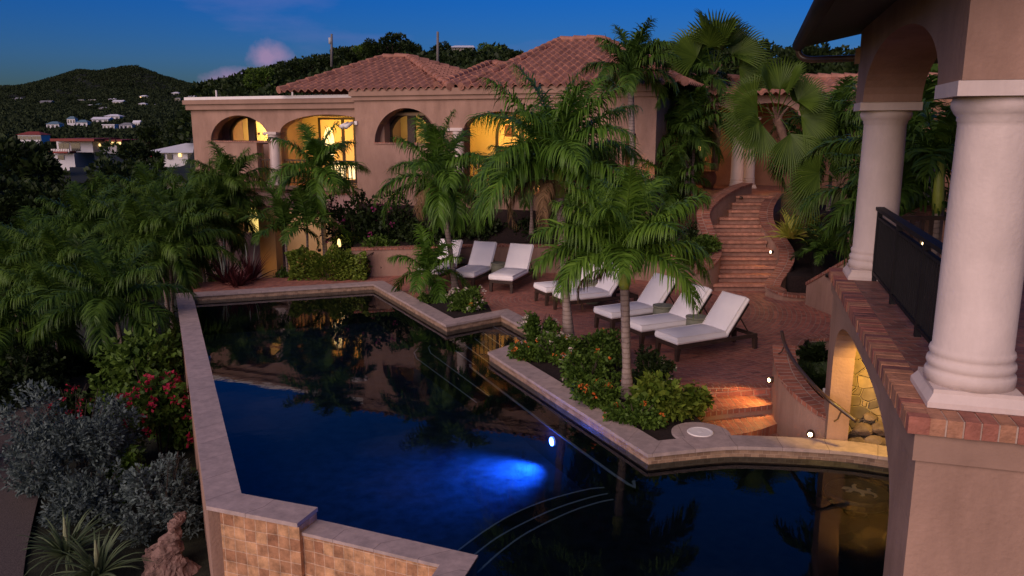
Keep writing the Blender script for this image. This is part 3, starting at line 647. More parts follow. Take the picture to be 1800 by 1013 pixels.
# left wall of the stair, two sweeps
capped('stair_wall', 'stucco wall with brick cap curving up the left side of the stair', [(1322, 322, 25.6), (1300, 329, 25.0), (1276, 342, 24.3), (1256, 358, 23.7), (1246, 376, 23.2), (1252, 400, 22.7), (1262, 425, 22.2)], -.32, -.1)
capped('planter_wall', 'low curved stucco wall holding the bushes at the left foot of the stair', [(1262, 425, 22.4), (1267, 440, 21.9), (1262, 456, 21.4), (1244, 470, 21.1), (1210, 481, 21.2), (1176, 486, 21.8)], -.3, -.1)
# right wall of the stair
capped('stair_wall', 'snaking stucco wall with brick cap along the right side of the stair', [(1346, 502, 20.65), (1350, 492, 20.9), (1362, 476, 21.25), (1371, 458, 21.6), (1371, 438, 22.0), (1358, 416, 22.6), (1344, 399, 23.2), (1337, 383, 23.7), (1338, 365, 24.2), (1347, 349, 24.8), (1357, 338, 25.3)], -.34, -.1)
capped('planter_wall', 'curved stucco planter front with brick cap at the right foot of the stair', [(1350, 503, 20.55), (1372, 514, 20.1), (1400, 519, 20.0), (1440, 520, 20.1)], .3, -.1)
bed('stair_bed', [(7.3, 20.6), (7.4, 21.3), (7.75, 22.2), (7.2, 23.4), (7.6, 24.8), (9.3, 24.8), (9.5, 20.4), (8.2, 20.3)], .55)
# wall with a light beyond the planter, under the loggia corner
t = thing('side_wall', 'stucco garden wall with sloping brick cap behind the far white column', 'wall', (8, 19, 0))
b = MB()
P = [D(1418, 496, 19.6), D(1480, 460, 18.2), D(1530, 430, 17.2)]
b.ribbon([(p[0], p[1]) for p in P], 0, .3, -.1, [p[2] - .08 for p in P]); b.build('wall', MATS['stucco'], t)
b = MB(); b.ribbon([(p[0], p[1]) for p in P], -.03, .33, [p[2] - .078 for p in P], [p[2] for p in P]); b.build('brick_cap', MATS['cap_brick'], t)
t = thing('garden_wall', 'low stucco terrace wall under the plants right of the stair', 'wall', (9.5, 23, 0))
b = MB(); q = [D(1418, 372, 24.), D(1500, 386, 22.)]; b.ribbon([(p[0], p[1]) for p in q], 0, .3, 0, [p[2] for p in q]); b.build('wall', MATS['stucco'], t)
b = MB(); b.prism([(8.6, 22.7), (8.9, 25.5), (15, 25), (14, 19.2)], .2, 1.95); kind(b.build('court_terrace', MATS['soil']), 'structure')
bed('slope_bed', [(7.9, 20.4), (9.2, 24.6), (13, 24), (12, 17.5), (8.6, 19.7)], lambda x, y: .45 + .22 * (y - 19.5) if y > 19.5 else .45)

# curved wall beside the lower steps, sunken bed behind it
cw = [(1361, 606, 13.05), (1364, 632, 12.6), (1374, 660, 12.1), (1398, 690, 11.6), (1428, 714, 11.25), (1462, 738, 10.9)]
_, CWP = capped('step_wall', 'curved stucco wall with brick cap sweeping down beside the lower steps', cw, .30, -.5)
capped('pit_wall', 'low curved brick capped wall round the dark sunken bed', [(1383, 606, 15.5), (1394, 594, 16.2), (1415, 590, 16.4), (1456, 588, 16.4)], -.26, -.6)
bed('sunken_bed', [(4.4, 12.9), (4.6, 14.2), (5.15, 15.6), (5.8, 16.15), (9, 16.3), (9, 11), (4.9, 11.2)], -.5, -.9)
hr = [D(*p) for p in ((1374, 583, 13.0), (1380, 606, 12.75), (1396, 636, 12.1), (1420, 666, 11.35), (1450, 697, 10.55), (1480, 721, 10.35), (1506, 741, 10.2))]
t = thing('handrail', 'thin bronze handrail following the curved wall down into the grotto', 'handrail', (float(hr[0][0]), float(hr[0][1]), 0))
b = MB(); b.tube(smoothpath(hr, 5), .030, 8); b.build('rail', MATS['bronze_metal'], t, True)
for p in (hr[1], hr[5]):
    b = MB(); b.tube([p, (p[0] - .06, p[1] - .03, p[2] - .12), (p[0] - .12, p[1] - .06, p[2] - .14)], .012, 6); b.build('bracket', MATS['bronze_metal'], t)

# ================================================================ POOLSIDE LOGGIA (right)
LG = Fr(2.88, 5.36, .284, .959, .959, -.284)
def wall_open(b, fr, s0, s1, z0, z1, d0, d1, ops, n=20):
    """wall slab with openings (sa, sb, zlow, top(s))"""
    cuts = [s0]
    for sa, sb, zl, top in sorted(ops, key=lambda o: o[0]): cuts += [sa + (sb - sa) * (1 - math.cos(math.pi * k / n)) / 2 for k in range(n + 1)]
    cuts.append(s1)
    def spans(sm, s):
        for sa, sb, zl, top in ops:
            if sa < sm < sb: return [(z0, zl), (top(s), z1)]
        return [(z0, z1)]
    for a, c in zip(cuts[:-1], cuts[1:]):
        if c - a < 1e-5: continue
        m_ = (a + c) / 2; A = spans(m_, a); C = spans(m_, c)
        for (la, ha), (lc, hc) in zip(A, C):
            if ha - la < 1e-4 and hc - lc < 1e-4: continue
            b.quad(fr(a, d0, la), fr(c, d0, lc), fr(c, d0, hc), fr(a, d0, ha)); b.quad(fr(c, d1, lc), fr(a, d1, la), fr(a, d1, ha), fr(c, d1, hc))
            b.quad(fr(a, d1, la), fr(c, d1, lc), fr(c, d0, lc), fr(a, d0, la)); b.quad(fr(a, d0, ha), fr(c, d0, hc), fr(c, d1, hc), fr(a, d1, ha))
    for sa, sb, zl, top in ops:
        for s, fl in ((sa, 1), (sb, 0)):
            q = [fr(s, d0, zl), fr(s, d1, zl), fr(s, d1, top(s)), fr(s, d0, top(s))]; b.quad(*(q if fl else q[::-1]))
    for s, fl in ((s0, 0), (s1, 1)):
        q = [fr(s, d0, z0), fr(s, d1, z0), fr(s, d1, z1), fr(s, d0, z1)]; b.quad(*(q[::-1] if fl == 0 else q))
def ell(sa, sb, zs, rise, p=2.):
    c, a = (sa + sb) / 2, (sb - sa) / 2 + 1e-6
    return lambda s: zs + rise * max(0., 1 - abs((s - c) / a) ** p) ** (1 / p)
lg = thing('poolside_loggia', 'stucco loggia on white columns rising from the pool at the right', 'loggia', (2.9, 5.4, -.9))
b = MB(); wall_open(b, LG, .0, 6.25, -1.0, 2.06, .02, .30, [(.74, 5.58, -1.0, ell(.74, 5.58, 1.0, .96, 2.9))], 26); b.build('arch_wall', MATS['stucco'], lg)
b = MB(); b.box(-.004, .42, .016, 6, -1.0, 2.06, LG); b.build('pier_wall', MATS['stucco'], lg)
b = MB(); b.box(5.98, 6.246, .301, 6, -1.0, 2.06, LG); b.build('end_wall', MATS['stucco'], lg)
b = MB(); b.box(.45, .78, -.04, .34, -1.0, .52, LG); b.build('pier_base', MATS['stucco_trim'], lg)
b = MB(); b.box(-.03, 6.27, -.012, 6, 2.062, 2.27, LG); b.build('band', MATS['stucco_trim'], lg)
# brick terrace: edge course of separate bricks, then paving
b = MB(); b.box(.16, 6.2, .16, 6, 2.28, 2.40, LG); b.build('brick_floor', MATS['walk_brick'], lg)
g = random.Random(4); b1, b2, b3 = MB(), MB(), MB(); bm_ = MB()
for k in range(58):
    s = -.06 + k * .109
    [b1, b2, b3][g.choice((0, 0, 1, 1, 2))].box(s, s + .096, -.065 + g.uniform(-.004, .004), .158, 2.272, 2.397 + g.uniform(-.002, .002), LG)
for k in range(44):
    d = .062 + .1 + k * .109
    [b1, b2, b3][g.choice((0, 0, 1, 1, 2))].box(-.065 + g.uniform(-.006, .006), .158, d - .090, d + .006, 2.272, 2.397 + g.uniform(-.002, .002), LG)
bm_.box(-.056, 6.2, -.057, .15, 2.271, 2.390, LG); bm_.box(-.057, .15, .152, 5, 2.271, 2.390, LG)
bm_.build('mortar', M('mortar', (.45, .34, .28), .9, .15), lg)
b1.build('edge_brick', M('brick_red', (.34, .125, .085), .7, .25, 9, .5, 40), lg); b2.build('edge_brick', M('brick_rust', (.40, .19, .11), .7, .3, 9, .5, 40), lg); b3.build('edge_brick', M('brick_dark', (.20, .085, .07), .7, .25, 9, .5, 40), lg)
def column(fr, s, d, z0, z1, r, par, name='column', pl=.33, ab=.36):
    x, y, _ = fr(s, d, 0); h = z1 - z0; o = None
    prof = [(r * 1.13, .13), (r * 1.14, .20), (r * 1.12, .215), (r * 1.05, .23), (r * 1.09, .25), (r * 1.12, .275), (r * 1.10, .30), (r * 1.02, .315), (r * 1.05, .34), (r * 1.075, .36), (r * 1.05, .385), (r * 1.0, .40), (r * .99, h * .5), (r * .96, h - .30), (r * .97, h - .27), (r * 1.0, h - .26), (r * 1.0, h - .235), (r * 1.08, h - .21), (r * 1.16, h - .17), (r * 1.17, h - .14), (r * 1.12, h - .101)]
    b = MB(); b.lathe((x, y, z0), prof, 40); o = b.build(name, MATS['column_plaster'], par, True)
    b = MB(); b.box(s - pl, s + pl, d - pl, d + pl, z0, z0 + .04, fr)
    p0 = [fr(s + a * pl, d + c_ * pl, z0 + .04) for a, c_ in ((-1, -1), (1, -1), (1, 1), (-1, 1))]; k = .88
    p1 = [fr(s + a * pl * k, d + c_ * pl * k, z0 + .10) for a, c_ in ((-1, -1), (1, -1), (1, 1), (-1, 1))]; p2 = [(q[0], q[1], z0 + .13) for q in p1]
    vs = p0 + p1 + p2; fs = [(8, 9, 10, 11)] + [(i + 4 * j, (i + 1) % 4 + 4 * j, (i + 1) % 4 + 4 + 4 * j, i + 4 + 4 * j) for j in (0, 1) for i in range(4)]
    b.add(vs, fs); sub('plinth', b, MATS['column_plaster'], o)
    b = MB(); b.box(s - ab, s + ab, d - ab, d + ab, z1 - .10, z1, fr); sub('abacus', b, MATS['column_plaster'], o)
    return o
for s in (.50, 5.62): column(LG, s, .42, 2.40, 4.70, .268, lg)
b = MB(); wall_open(b, LG, .14, 5.98, 4.702, 5.95, .08, .76, [(.90, 5.24, 4.702, ell(.90, 5.24, 4.704, .64, 2.15))], 26); b.build('arcade', MATS['stucco'], lg)
LG2 = Fr(*LG(.145, .765, 0)[:2], .959, -.284, .284, .959)
b = MB(); wall_open(b, LG2, 0, 5, 4.702, 5.95, 0, .66, [(.1, 4.4, 4.702, ell(.1, 4.4, 4.704, .64, 2.15))], 20); b.build('arcade', MATS['stucco'], lg)
b = MB(); b.quad(LG(-.55, -.55, 5.52), LG(-.55, 6, 5.52), LG(6.4, 6, 5.7), LG(6.4, -.55, 5.52))
rf = MB(); p = [LG(-.6, -.6, 5.50), LG(6.45, -.6, 5.50), LG(6.45, 6, 6.9), LG(-.6, 6, 6.9)]; p2 = [(x, y, z + .16) for x, y, z in p]
rf.add(p + p2, [(0, 1, 2, 3), (7, 6, 5, 4), (0, 4, 5, 1), (1, 5, 6, 2), (2, 6, 7, 3), (3, 7, 4, 0)]); o = rf.build('roof', MATS['eave_wood'], lg)
b = MB(); b.tube([LG(-.6, -.68, 5.53), LG(6.5, -.68, 5.53)], .085, 12); b.build('gutter', MATS['eave_wood'], lg, True)
b = MB(); b.tube(smoothpath([LG(6.42, -.68, 5.56), LG(6.44, -.66, 5.40), LG(6.40, -.55, 5.33), LG(6.2, -.3, 5.31), LG(6.02, .0, 5.30), LG(6.0, .1, 5.30)], 4), .045, 10); b.build('downspout', MATS['bronze_metal'], lg, True)
b = MB(); b.box(5.90, 5.97, .02, .08, 5.22, 5.42, LG); b.build('pipe_clip', MATS['stucco_trim'], lg)
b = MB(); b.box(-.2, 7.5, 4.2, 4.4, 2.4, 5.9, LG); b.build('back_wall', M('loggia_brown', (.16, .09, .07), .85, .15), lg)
b = MB(); b.box(.3, 5.9, .8, 4.2, 5.2, 5.3, LG); b.build('ceiling', MATS['dark_wood'], lg)
# railing between the columns
rl = thing('railing', 'black metal railing with thin upright bars between the two white columns', 'railing', LG(3, .40, 2.4))
b = MB(); b.box(.80, 5.34, .36, .46, 3.33, 3.375, LG); b.box(.80, 5.34, .385, .435, 3.22, 3.25, LG); b.box(.80, 5.34, .385, .435, 2.49, 2.525, LG); b.build('rail', MATS['black_metal'], rl)
for s in (.82, 2.32, 3.82, 5.28):
    b = MB(); b.box(s, s + .06, .38, .44, 2.40, 3.33, LG); b.build('post', MATS['black_metal'], rl)
b = MB(); k = .92
while k < 5.24:
    b.box(k, k + .016, .402, .418, 2.525, 3.22, LG); k += .095
b.build('baluster', MATS['black_metal'], rl)
# grotto: rubble wall lit from within
def voron(name, c1, c2, joint, scale):
    m, t, bs = _nt(name); l = t.links.new; tc = nn(t, 'ShaderNodeTexCoord')
    mp = nn(t, 'ShaderNodeMapping'); mp.inputs['Scale'].default_value = (1, 1, 1.5); l(tc.outputs['Object'], mp.inputs[0])
    v1 = nn(t, 'ShaderNodeTexVoronoi', feature='DISTANCE_TO_EDGE'); v1.inputs['Scale'].default_value = scale; l(mp.outputs[0], v1.inputs[0])
    v2 = nn(t, 'ShaderNodeTexVoronoi'); v2.inputs['Scale'].default_value = scale; l(mp.outputs[0], v2.inputs[0])
    r2 = nn(t, 'ShaderNodeMixRGB'); s = nn(t, 'ShaderNodeSeparateXYZ'); l(v2.outputs['Color'], s.inputs[0]); l(s.outputs[0], r2.inputs[0]); r2.inputs[1].default_value = (*c1, 1); r2.inputs[2].default_value = (*c2, 1)
    n = nn(t, 'ShaderNodeTexNoise'); n.inputs['Scale'].default_value = 9; n.inputs['Detail'].default_value = 6; l(tc.outputs['Object'], n.inputs[0])
    mu = nn(t, 'ShaderNodeMixRGB', blend_type='MULTIPLY'); mu.inputs[0].default_value = .7; l(r2.outputs[0], mu.inputs[1]); l(n.outputs[0], mu.inputs[2])
    r = nn(t, 'ShaderNodeValToRGB'); r.color_ramp.elements[0].position = .015; r.color_ramp.elements[1].position = .05; l(v1.outputs['Distance'], r.inputs[0])
    mx = nn(t, 'ShaderNodeMixRGB'); l(r.outputs[0], mx.inputs[0]); mx.inputs[1].default_value = (*joint, 1); l(mu.outputs[0], mx.inputs[2]); l(mx.outputs[0], bs.inputs['Base Color'])
    bp = nn(t, 'ShaderNodeBump'); bp.inputs['Distance'].default_value = .06; bp.inputs['Strength'].default_value = .9; l(r.outputs[0], bp.inputs['Height']); l(bp.outputs[0], bs.inputs['Normal']); bs.inputs['Roughness'].default_value = .85
    MATS[name] = m; return m
gt = thing('grotto_wall', 'rough rubble stone wall lit yellow inside the arch under the loggia', 'stone wall', LG(5.3, 1.6, -.45))
b = MB(); b.box(5.88, 5.979, .301, 4.4, -1, 2.05, LG); b.box(.5, 5.15, 2.6, 2.9, -1, 2.05, LG); b.build('wall', voron('rubble', (.62, .44, .24), (.15, .125, .10), (.42, .32, .19), 3.6), gt)
def boulder(c, r, seed, par):
    g = np.random.default_rng(seed); bm = bmesh.new(); bmesh.ops.create_icosphere(bm, subdivisions=3, radius=1)
    k = unit(g.normal(size=(9, 3))); h = g.uniform(.62, .95, 9)
    for v in bm.verts:
        n = np.array(v.co); s = min([1.] + [hh / max(.2, float(n @ kk)) for kk, hh in zip(k, h) if n @ kk > .2]); n = n * s * (1 + .03 * math.sin(9 * n[0] + 7 * n[1]))
        v.co = (c[0] + n[0] * r[0], c[1] + n[1] * r[1], c[2] + n[2] * r[2])
    me = bpy.data.meshes.new('stone'); bm.to_mesh(me); bm.free(); return link('stone', me, MATS['rock'], par)
rp = thing('rock_pile', 'heap of rough brown rocks behind the coping inside the lit arch', 'rocks', LG(3.2, .9, -.45))
for k, (s, d, z, r) in enumerate(((5.72, .44, -.06, .17), (5.70, .68, -.03, .20), (5.74, .92, .0, .20), (5.76, .52, .16, .14), (5.76, .76, .2, .15), (5.66, 1.2, -.05, .24), (5.80, .60, .34, .10), (5.7, 1.5, -.1, .28), (5.5, .55, -.28, .17), (5.5, .85, -.26, .2))):
    boulder(LG(s, d, z), (r, r * .8, r * .7), 20 + k, rp)
lamp('grotto_lamp', LG(4.75, .85, 1.75), 88, (1, .60, .12), .1, 'SPOT', LG(5.95, .55, .35), 84, .5)
# ================================================================ VILLA
_o = D(345, 317, 31.5)
VF = Fr(_o[0], 31.5, .922, -.387, .387, .922)
def VP(px, py, d=0.):                     # where the sight line meets the plane at depth d of the villa frame
    r = ray(px, py); n = np.array([.387, .922]); o = np.array(VF.o) + d * n
    t = (o @ n) / (r[0] * n[0] + r[1] * n[1]); p = r * t
    return ((p[0] - o[0]) * .922 + (p[1] - o[1]) * -.387, H + p[2])
S = lambda px, d=0., py=240: VP(px, py, d)[0]
Z = lambda px, py, d=0.: VP(px, py, d)[1]
vl = thing('villa', 'long terracotta roofed villa with glowing arched windows above the pool', 'house', (float(VF(8, 0, 0)[0]), float(VF(8, 0, 0)[1]), -1))
ZF = 2.23
sE, sC, s2 = S(650), S(483), S(625, -.35)
zt1 = Z(400, 193)
# left wing
ar1 = (S(370), S(474), Z(420, 250.5), ell(S(370), S(474), Z(420, 250.5), Z(422, 203) - Z(420, 250.5)))
zs2 = Z(500, 233)
ar2 = (S(493), S(664), ZF, ell(S(493), S(664), zs2, Z(573, 201.5) - zs2))
b = MB()
zlo = Z(420, 250.5)
def top_mix(s):
    return ar1[3](s) if s < ar1[1] else zs2
wall_open(b, VF, 0, ar1[1] + .02, ZF, zt1, 0, .38, [(ar1[0], ar1[1], ZF + .001, ar1[3])], 24); b.box(ar1[0] + .001, S(450), .003, .377, ZF + .002, zlo, VF)
wall_open(b, VF, ar1[1] + .02, sE + .6, ZF, zt1, 0, .38, [(ar1[1] + .021, ar2[0], ZF + .001, lambda s: zs2), (ar2[0], ar2[1], ZF + .001, ar2[3])], 24)
b.box(-.0, .38, .38, 7.5, ZF, zt1, VF); b.build('left_wing_wall', MATS['stucco'], vl)
b = MB(); b.box(ar1[0], S(476), -.03, .06, zlo - .0, zlo + .06, VF); b.build('arch_sill', MATS['cap_brick'], vl)
b = MB(); b.box(-.12, sE + .3, -.14, 0.0, zt1, zt1 + .20, VF); b.box(-.18, sE + .3, -.22, 0, zt1 + .202, zt1 + .36, VF); b.box(-.1, sE + .3, .002, 7.5, zt1 + .002, zt1 + .3, VF); b.build('cornice', MATS['stucco_trim'], vl)
b = MB(); b.box(-.10, sE + .1, -.20, -.10, zt1 + .365, zt1 + .47, VF); b.build('white_gutter', MATS['white_trim'], vl)
for px in (366, 500):
    b = MB(); b.tube([VF(S(px), .6, zt1 + .3), VF(S(px), .6, zt1 + .75)], .035, 8); b.build('vent_pipe', MATS['white_trim'], vl)
# floors and ceilings of the loggias
b = MB(); b.box(.02, 17.2, .02, 7.4, ZF - .25, ZF - .002, VF); b.build('upper_floor', MATS['walk_brick'], vl)
b = MB(); b.box(-.06, s2, -.10, .0, ZF - .12, ZF + .02, VF); b.build('ledge', MATS['stucco_trim'], vl)
b = MB(); b.box(.39, 17.2, .39, 7.3, zt1 - .25, zt1 - .15, VF); b.build('loggia_ceiling', M('ceiling_plaster', (.5, .36, .24), .9, .08), vl)
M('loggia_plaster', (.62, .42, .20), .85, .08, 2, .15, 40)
b = MB(); b.box(.39, sE + .5, 2.4, 2.6, ZF, zt1 - .25, VF); b.build('back_wall', MATS['loggia_plaster'], vl)
def arch_panel(name, fr, s0, s1, z0, zs, rise, d0, d1, mat, par, p=2.):
    b = MB(); n = 16; top = ell(s0, s1, zs, rise, p); pr = [fr(s0, d0, z0), fr(s1, d0, z0)]
    ss = [s1 - (s1 - s0) * (1 - math.cos(math.pi * k / n)) / 2 for k in range(n + 1)]
    A = [(s0, z0), (s1, z0)] + [(s, top(s)) for s in ss]; m = len(A)
    b.add([fr(s, d0, z) for s, z in A] + [fr(s, d1, z) for s, z in A], [tuple(range(m)), tuple(range(m, 2 * m))[::-1]] + [(i, m + i, m + (i + 1) % m, (i + 1) % m) for i in range(m)])
    return sub(name, b, mat, par) if par is not vl else b.build(name, mat, par)
def lit_arch(ysill, ytop, d, mull, fr_px, sa, sb, dback):
    """arched double window in an inner wall: a real opening with a lit room behind it, dark frame and mullion"""
    s0, s1 = S(fr_px[0], d), S(fr_px[1], d); z0 = Z(sum(fr_px) / 2, ysill, d) - .02; z1 = Z(sum(fr_px) / 2, ytop, d) + .14
    zs = min(z1 - .3, max(z0 + .25, z1 - (s1 - s0) / 2)); top = ell(s0, s1, zs, z1 - zs)
    b = MB(); wall_open(b, VF, sa, sb, ZF, zt1 - .26, d, d + .12, [(s0, s1, z0, top)], 20); b.build('alcove_wall', M('alcove', (.33, .20, .15), .88, .1, 2, .15, 40), vl)
    n = 20; ss = [s0 + .05 + (s1 - s0 - .1) * (1 - math.cos(math.pi * k / n)) / 2 for k in range(n + 1)]
    b = MB(); b.tube([VF(s0 + .05, d + .03, z0 + .03)] + [VF(s, d + .03, max(z0 + .1, top(s) - .05)) for s in ss] + [VF(s1 - .05, d + .03, z0 + .03), VF(s0 + .05, d + .03, z0 + .03)], .075, 6); f = b.build('arched_window', MATS['dark_wood'], vl)
    b = MB(); m0, m1 = S(mull[0], d), S(mull[1], d); b.box(m0, m1, d - .02, d + .08, z0, top((m0 + m1) / 2) - .02, VF); sub('mullion', b, MATS['dark_wood'], f)
    c = (s0 + s1) / 2
    b = MB(); q = VF(c + .28, dback - .01, z1 - .42); b.tube([q, VF(c + .28, dback - .14, z1 - .36), VF(c + .28, dback - .17, z1 - .44)], .018, 6); b.lathe(VF(c + .28, dback - .17, z1 - .56), [(.085, 0), (.05, .07), (.02, .12)], 12); sub('wall_sconce', b, MATS['dark_wood'], f)
    b = MB(); b.box(c - .35, c - .23, dback - .03, dback - .005, z0 + .32, z0 + .40, VF); b.box(c - .62, c - .50, dback - .03, dback - .005, z0 + .32, z0 + .40, VF); sub('switch_plate', b, MATS['dark_wood'], f)
    lamp('room_lamp', VF(c + .1, d + .25, z1 - .12), 150, (1, .76, .32), .08, 'SPOT', VF(c, dback + .3, z0 + .2), 150, 1.)
lit_arch(251, 209, 1.2, (437.5, 449.5), (404, 476), .39, S(477, 1.2), 2.4)
# arch 2: column, rail, glazed doors
def column_v(px, d, name='column'):
    return column(VF, S(px, d), d, ZF, zs2 + .02, .21, vl, name, .27, .29)
column_v(483, .20)
def vrail(p0, p1, d, name='balcony_railing'):
    s0, s1 = S(p0, d), S(p1, d); b = MB(); b.box(s0, s1, d, d + .05, ZF + .92, ZF + .97, VF); b.box(s0, s1, d, d + .05, ZF + .10, ZF + .14, VF); o = b.build(name, MATS['bronze_metal'], vl); b = MB(); k = s0
    while k < s1: b.box(k, k + .03, d + .01, d + .04, ZF + .14, ZF + .92, VF); k += .16
    sub('baluster', b, MATS['bronze_metal'], o)
b = MB(); b.box(S(474, .5), S(478, .5), .39, 2.39, ZF, zt1 - .25, VF); b.build('partition', MATS['alcove'], vl)  # added wall, keeps the loggia lamp from lighting the first arch
vrail(450, 474, .15); vrail(493, 640, .15)
f = MB(); d = 2.38; sa, sb_ = S(562, d), S(650, d); zt = Z(600, 207, d); f.box(sa, sb_, d - .08, d, ZF, zt, VF); fo = f.build('glazed_door', MATS['dark_wood'], vl)
for p0, p1 in ((567, 603), (609, 624), (629, 648)):
    b = MB(); b.box(S(p0, d), S(p1, d), d - .10, d - .085, ZF + .12, zt - .08, VF); sub('door_pane', b, MATS['window_dim'], fo)
arch_panel('lit_pane', VF, S(572, d), S(590, d), ZF + 1.0, Z(580, 250, d), Z(580, 224, d) - Z(580, 250, d), d - .12, d - .105, MATS['window_pale'], fo)
b = MB(); b.box(S(583, d), S(607, d), d - .12, d - .105, ZF + .15, Z(590, 282, d), VF); b.box(S(613, d), S(626, d), d - .12, d - .105, ZF + .15, Z(590, 290, d), VF); sub('lit_pane', b, MATS['window_pale'], fo)
lamp('loggia_lamp', VF(S(560, .7), .7, zt1 - .35), 95, (1, .66, .16), .1, 'SPOT', VF(S(570, 2.3), 2.3, ZF + 1.1), 150, 1.)
# main block, standing a little forward
B2 = -.35; e2 = S(1153, B2); zt2 = Z(700, 176, B2)
zs4 = Z(806, 226, B2)
a3 = (S(658, B2), S(772, B2), Z(715, 254, B2), ell(S(658, B2), S(772, B2), Z(715, 254, B2), Z(716, 190, B2) - Z(715, 254, B2)))
a4 = (S(816, B2), S(950, B2), ZF, ell(S(816, B2), S(950, B2), zs4, Z(882, 196, B2) - zs4))
b = MB(); wall_open(b, VF, s2, S(796, B2), -1, zt2, B2, B2 + .45, [(a3[0], a3[1], a3[2], a3[3])], 24)
wall_open(b, VF, S(796, B2), e2, -1, zt2, B2, B2 + .45, [(S(796, B2) + .001, a4[0], ZF, lambda s: zs4), (a4[0], a4[1], ZF, a4[3]), (S(1100, B2), S(1118, B2), ZF, lambda s: Z(1108, 235, B2))], 24)
b.box(e2 - .4, e2, B2 + .45, 8, -1, zt2, VF); b.box(s2, s2 + .3, B2 + .45, 2.5, ZF, zt2, VF); b.build('main_wall', MATS['stucco'], vl)
b = MB(); b.box(a3[0], a3[1], B2 - .03, B2 + .06, a3[2], a3[2] + .06, VF); b.build('arch_sill', MATS['cap_brick'], vl)
b = MB(); b.box(s2 - .06, e2 + .1, B2 - .08, B2, zt2, zt2 + .14, VF); b.box(s2 - .12, e2 + .15, B2 - .15, B2, zt2 + .142, zt2 + .36, VF); b.build('cornice', MATS['stucco_trim'], vl)
column(VF, S(806, B2 + .22), B2 + .22, ZF, zs4 + .02, .21, vl, 'column', .27, .29)
lit_arch(256, 203, .46, (717, 730), (684, 762), s2 + .3, S(788, .46), 2.2)
b = MB(); b.box(S(788, .6) , S(790, .6), .1, 2.19, ZF, zt1 - .26, VF); b.build('partition', MATS['alcove'], vl)
b = MB(); b.box(s2 + .31, e2 - .4, 2.2, 2.35, ZF, zt1 - .26, VF); b.build('back_wall', MATS['loggia_plaster'], vl)
fo = arch_panel('arched_window', VF, S(872, 2.2), S(920, 2.2), ZF + .2, Z(895, 240, 2.2), .8, 2.14, 2.199, MATS['dark_wood'], vl)
arch_panel('lit_pane', VF, S(878, 2.2), S(914, 2.2), ZF + .3, Z(895, 240, 2.2), .62, 2.12, 2.138, MATS['window_dim'], fo)
b = MB(); b.box(S(888, 2.1), S(905, 2.1), 2.05, 2.08, Z(895, 240, 2.1), Z(895, 220, 2.1), VF); b.build('picture', M('picture_red', (.16, .05, .03), .6, .3), vl)
vrail(816, 945, .0)
lamp('loggia_lamp', VF(S(850, .5), .5, zt1 - .35), 95, (1, .64, .13), .1, 'SPOT', VF(S(860, 2.1), 2.1, ZF + 1.1), 150, 1.)
lamp('loggia_lamp', VF(S(1000, .5), .5, zt1 - .35), 45, (1, .64, .13), .1, 'SPOT', VF(S(1000, 2.1), 2.1, ZF + 1.1), 150, 1.)
lamp('eave_lamp', VF(S(1128, -1.), -1.1, 2.6), 9, (1, .45, .14), .06, 'SPOT', VF(S(1128, -.35), -.35, 3.6), 110, 1.)
# lower storey of the left wing
b = MB(); c0, c1 = S(404), S(472); zl0, zl1 = Z(435, 411), Z(435, 362)
wall_open(b, VF, .05, s2 + .3, -1.4, ZF - .26, .06, .45, [(c0, c1, zl0, ell(c0, c1, zl0 + .5, zl1 - zl0 - .3))], 20); b.build('lower_wall', M('stucco_low', (.36, .225, .20), .88, .1, 1.3, .25, 60, .2, stain=.35), vl)
b = MB(); b.box(c0 - .3, c1 + .5, .8, .95, -1.3, ZF - .27, VF); b.build('alcove_wall', MATS['alcove'], vl)
for p0, p1 in ((429, 449), (462, 473)):
    f = arch_panel('arched_window', VF, S(p0 - 4, .8), S(p1 + 4, .8), Z(435, 413, .8), Z(435, 384, .8), .62, .74, .79, MATS['dark_wood'], vl)
    arch_panel('lit_pane', VF, S(p0, .8), S(p1, .8), Z(435, 411, .8), Z(435, 384, .8), .48, .71, .735, MATS['window_lit'], f)
# terrace wall with piers below, washed orange
tw = thing('terrace_wall', 'ochre stucco wall with openings lit orange at the left end of the villa', 'wall', VF(S(530, -1.5), -1.5, -1.2))
d = -1.6; k0, k1 = S(456, d, 420), S(583, d, 420); zt = Z(570, 374, d)
b = MB(); wall_open(b, VF, k0, k1, -1.6, zt, d, d + .35, [(S(484, d, 420), S(503, d, 420), -1.5, lambda s: Z(480, 395, d))], 6); b.build('wall', MATS['loggia_plaster'], tw)
b = MB(); b.box(k0 - .05, k1 + .05, d - .04, d + .4, zt + .002, zt + .09, VF); b.build('cap', MATS['stucco_trim'], tw)
for px in (475, 530, 565): lamp('wall_washer', VF(S(px, d, 470), d - .75, -.7), 2.6, (1, .44, .08), .05, 'SPOT', VF(S(px, d, 470), d, -.1), 130, 1.)
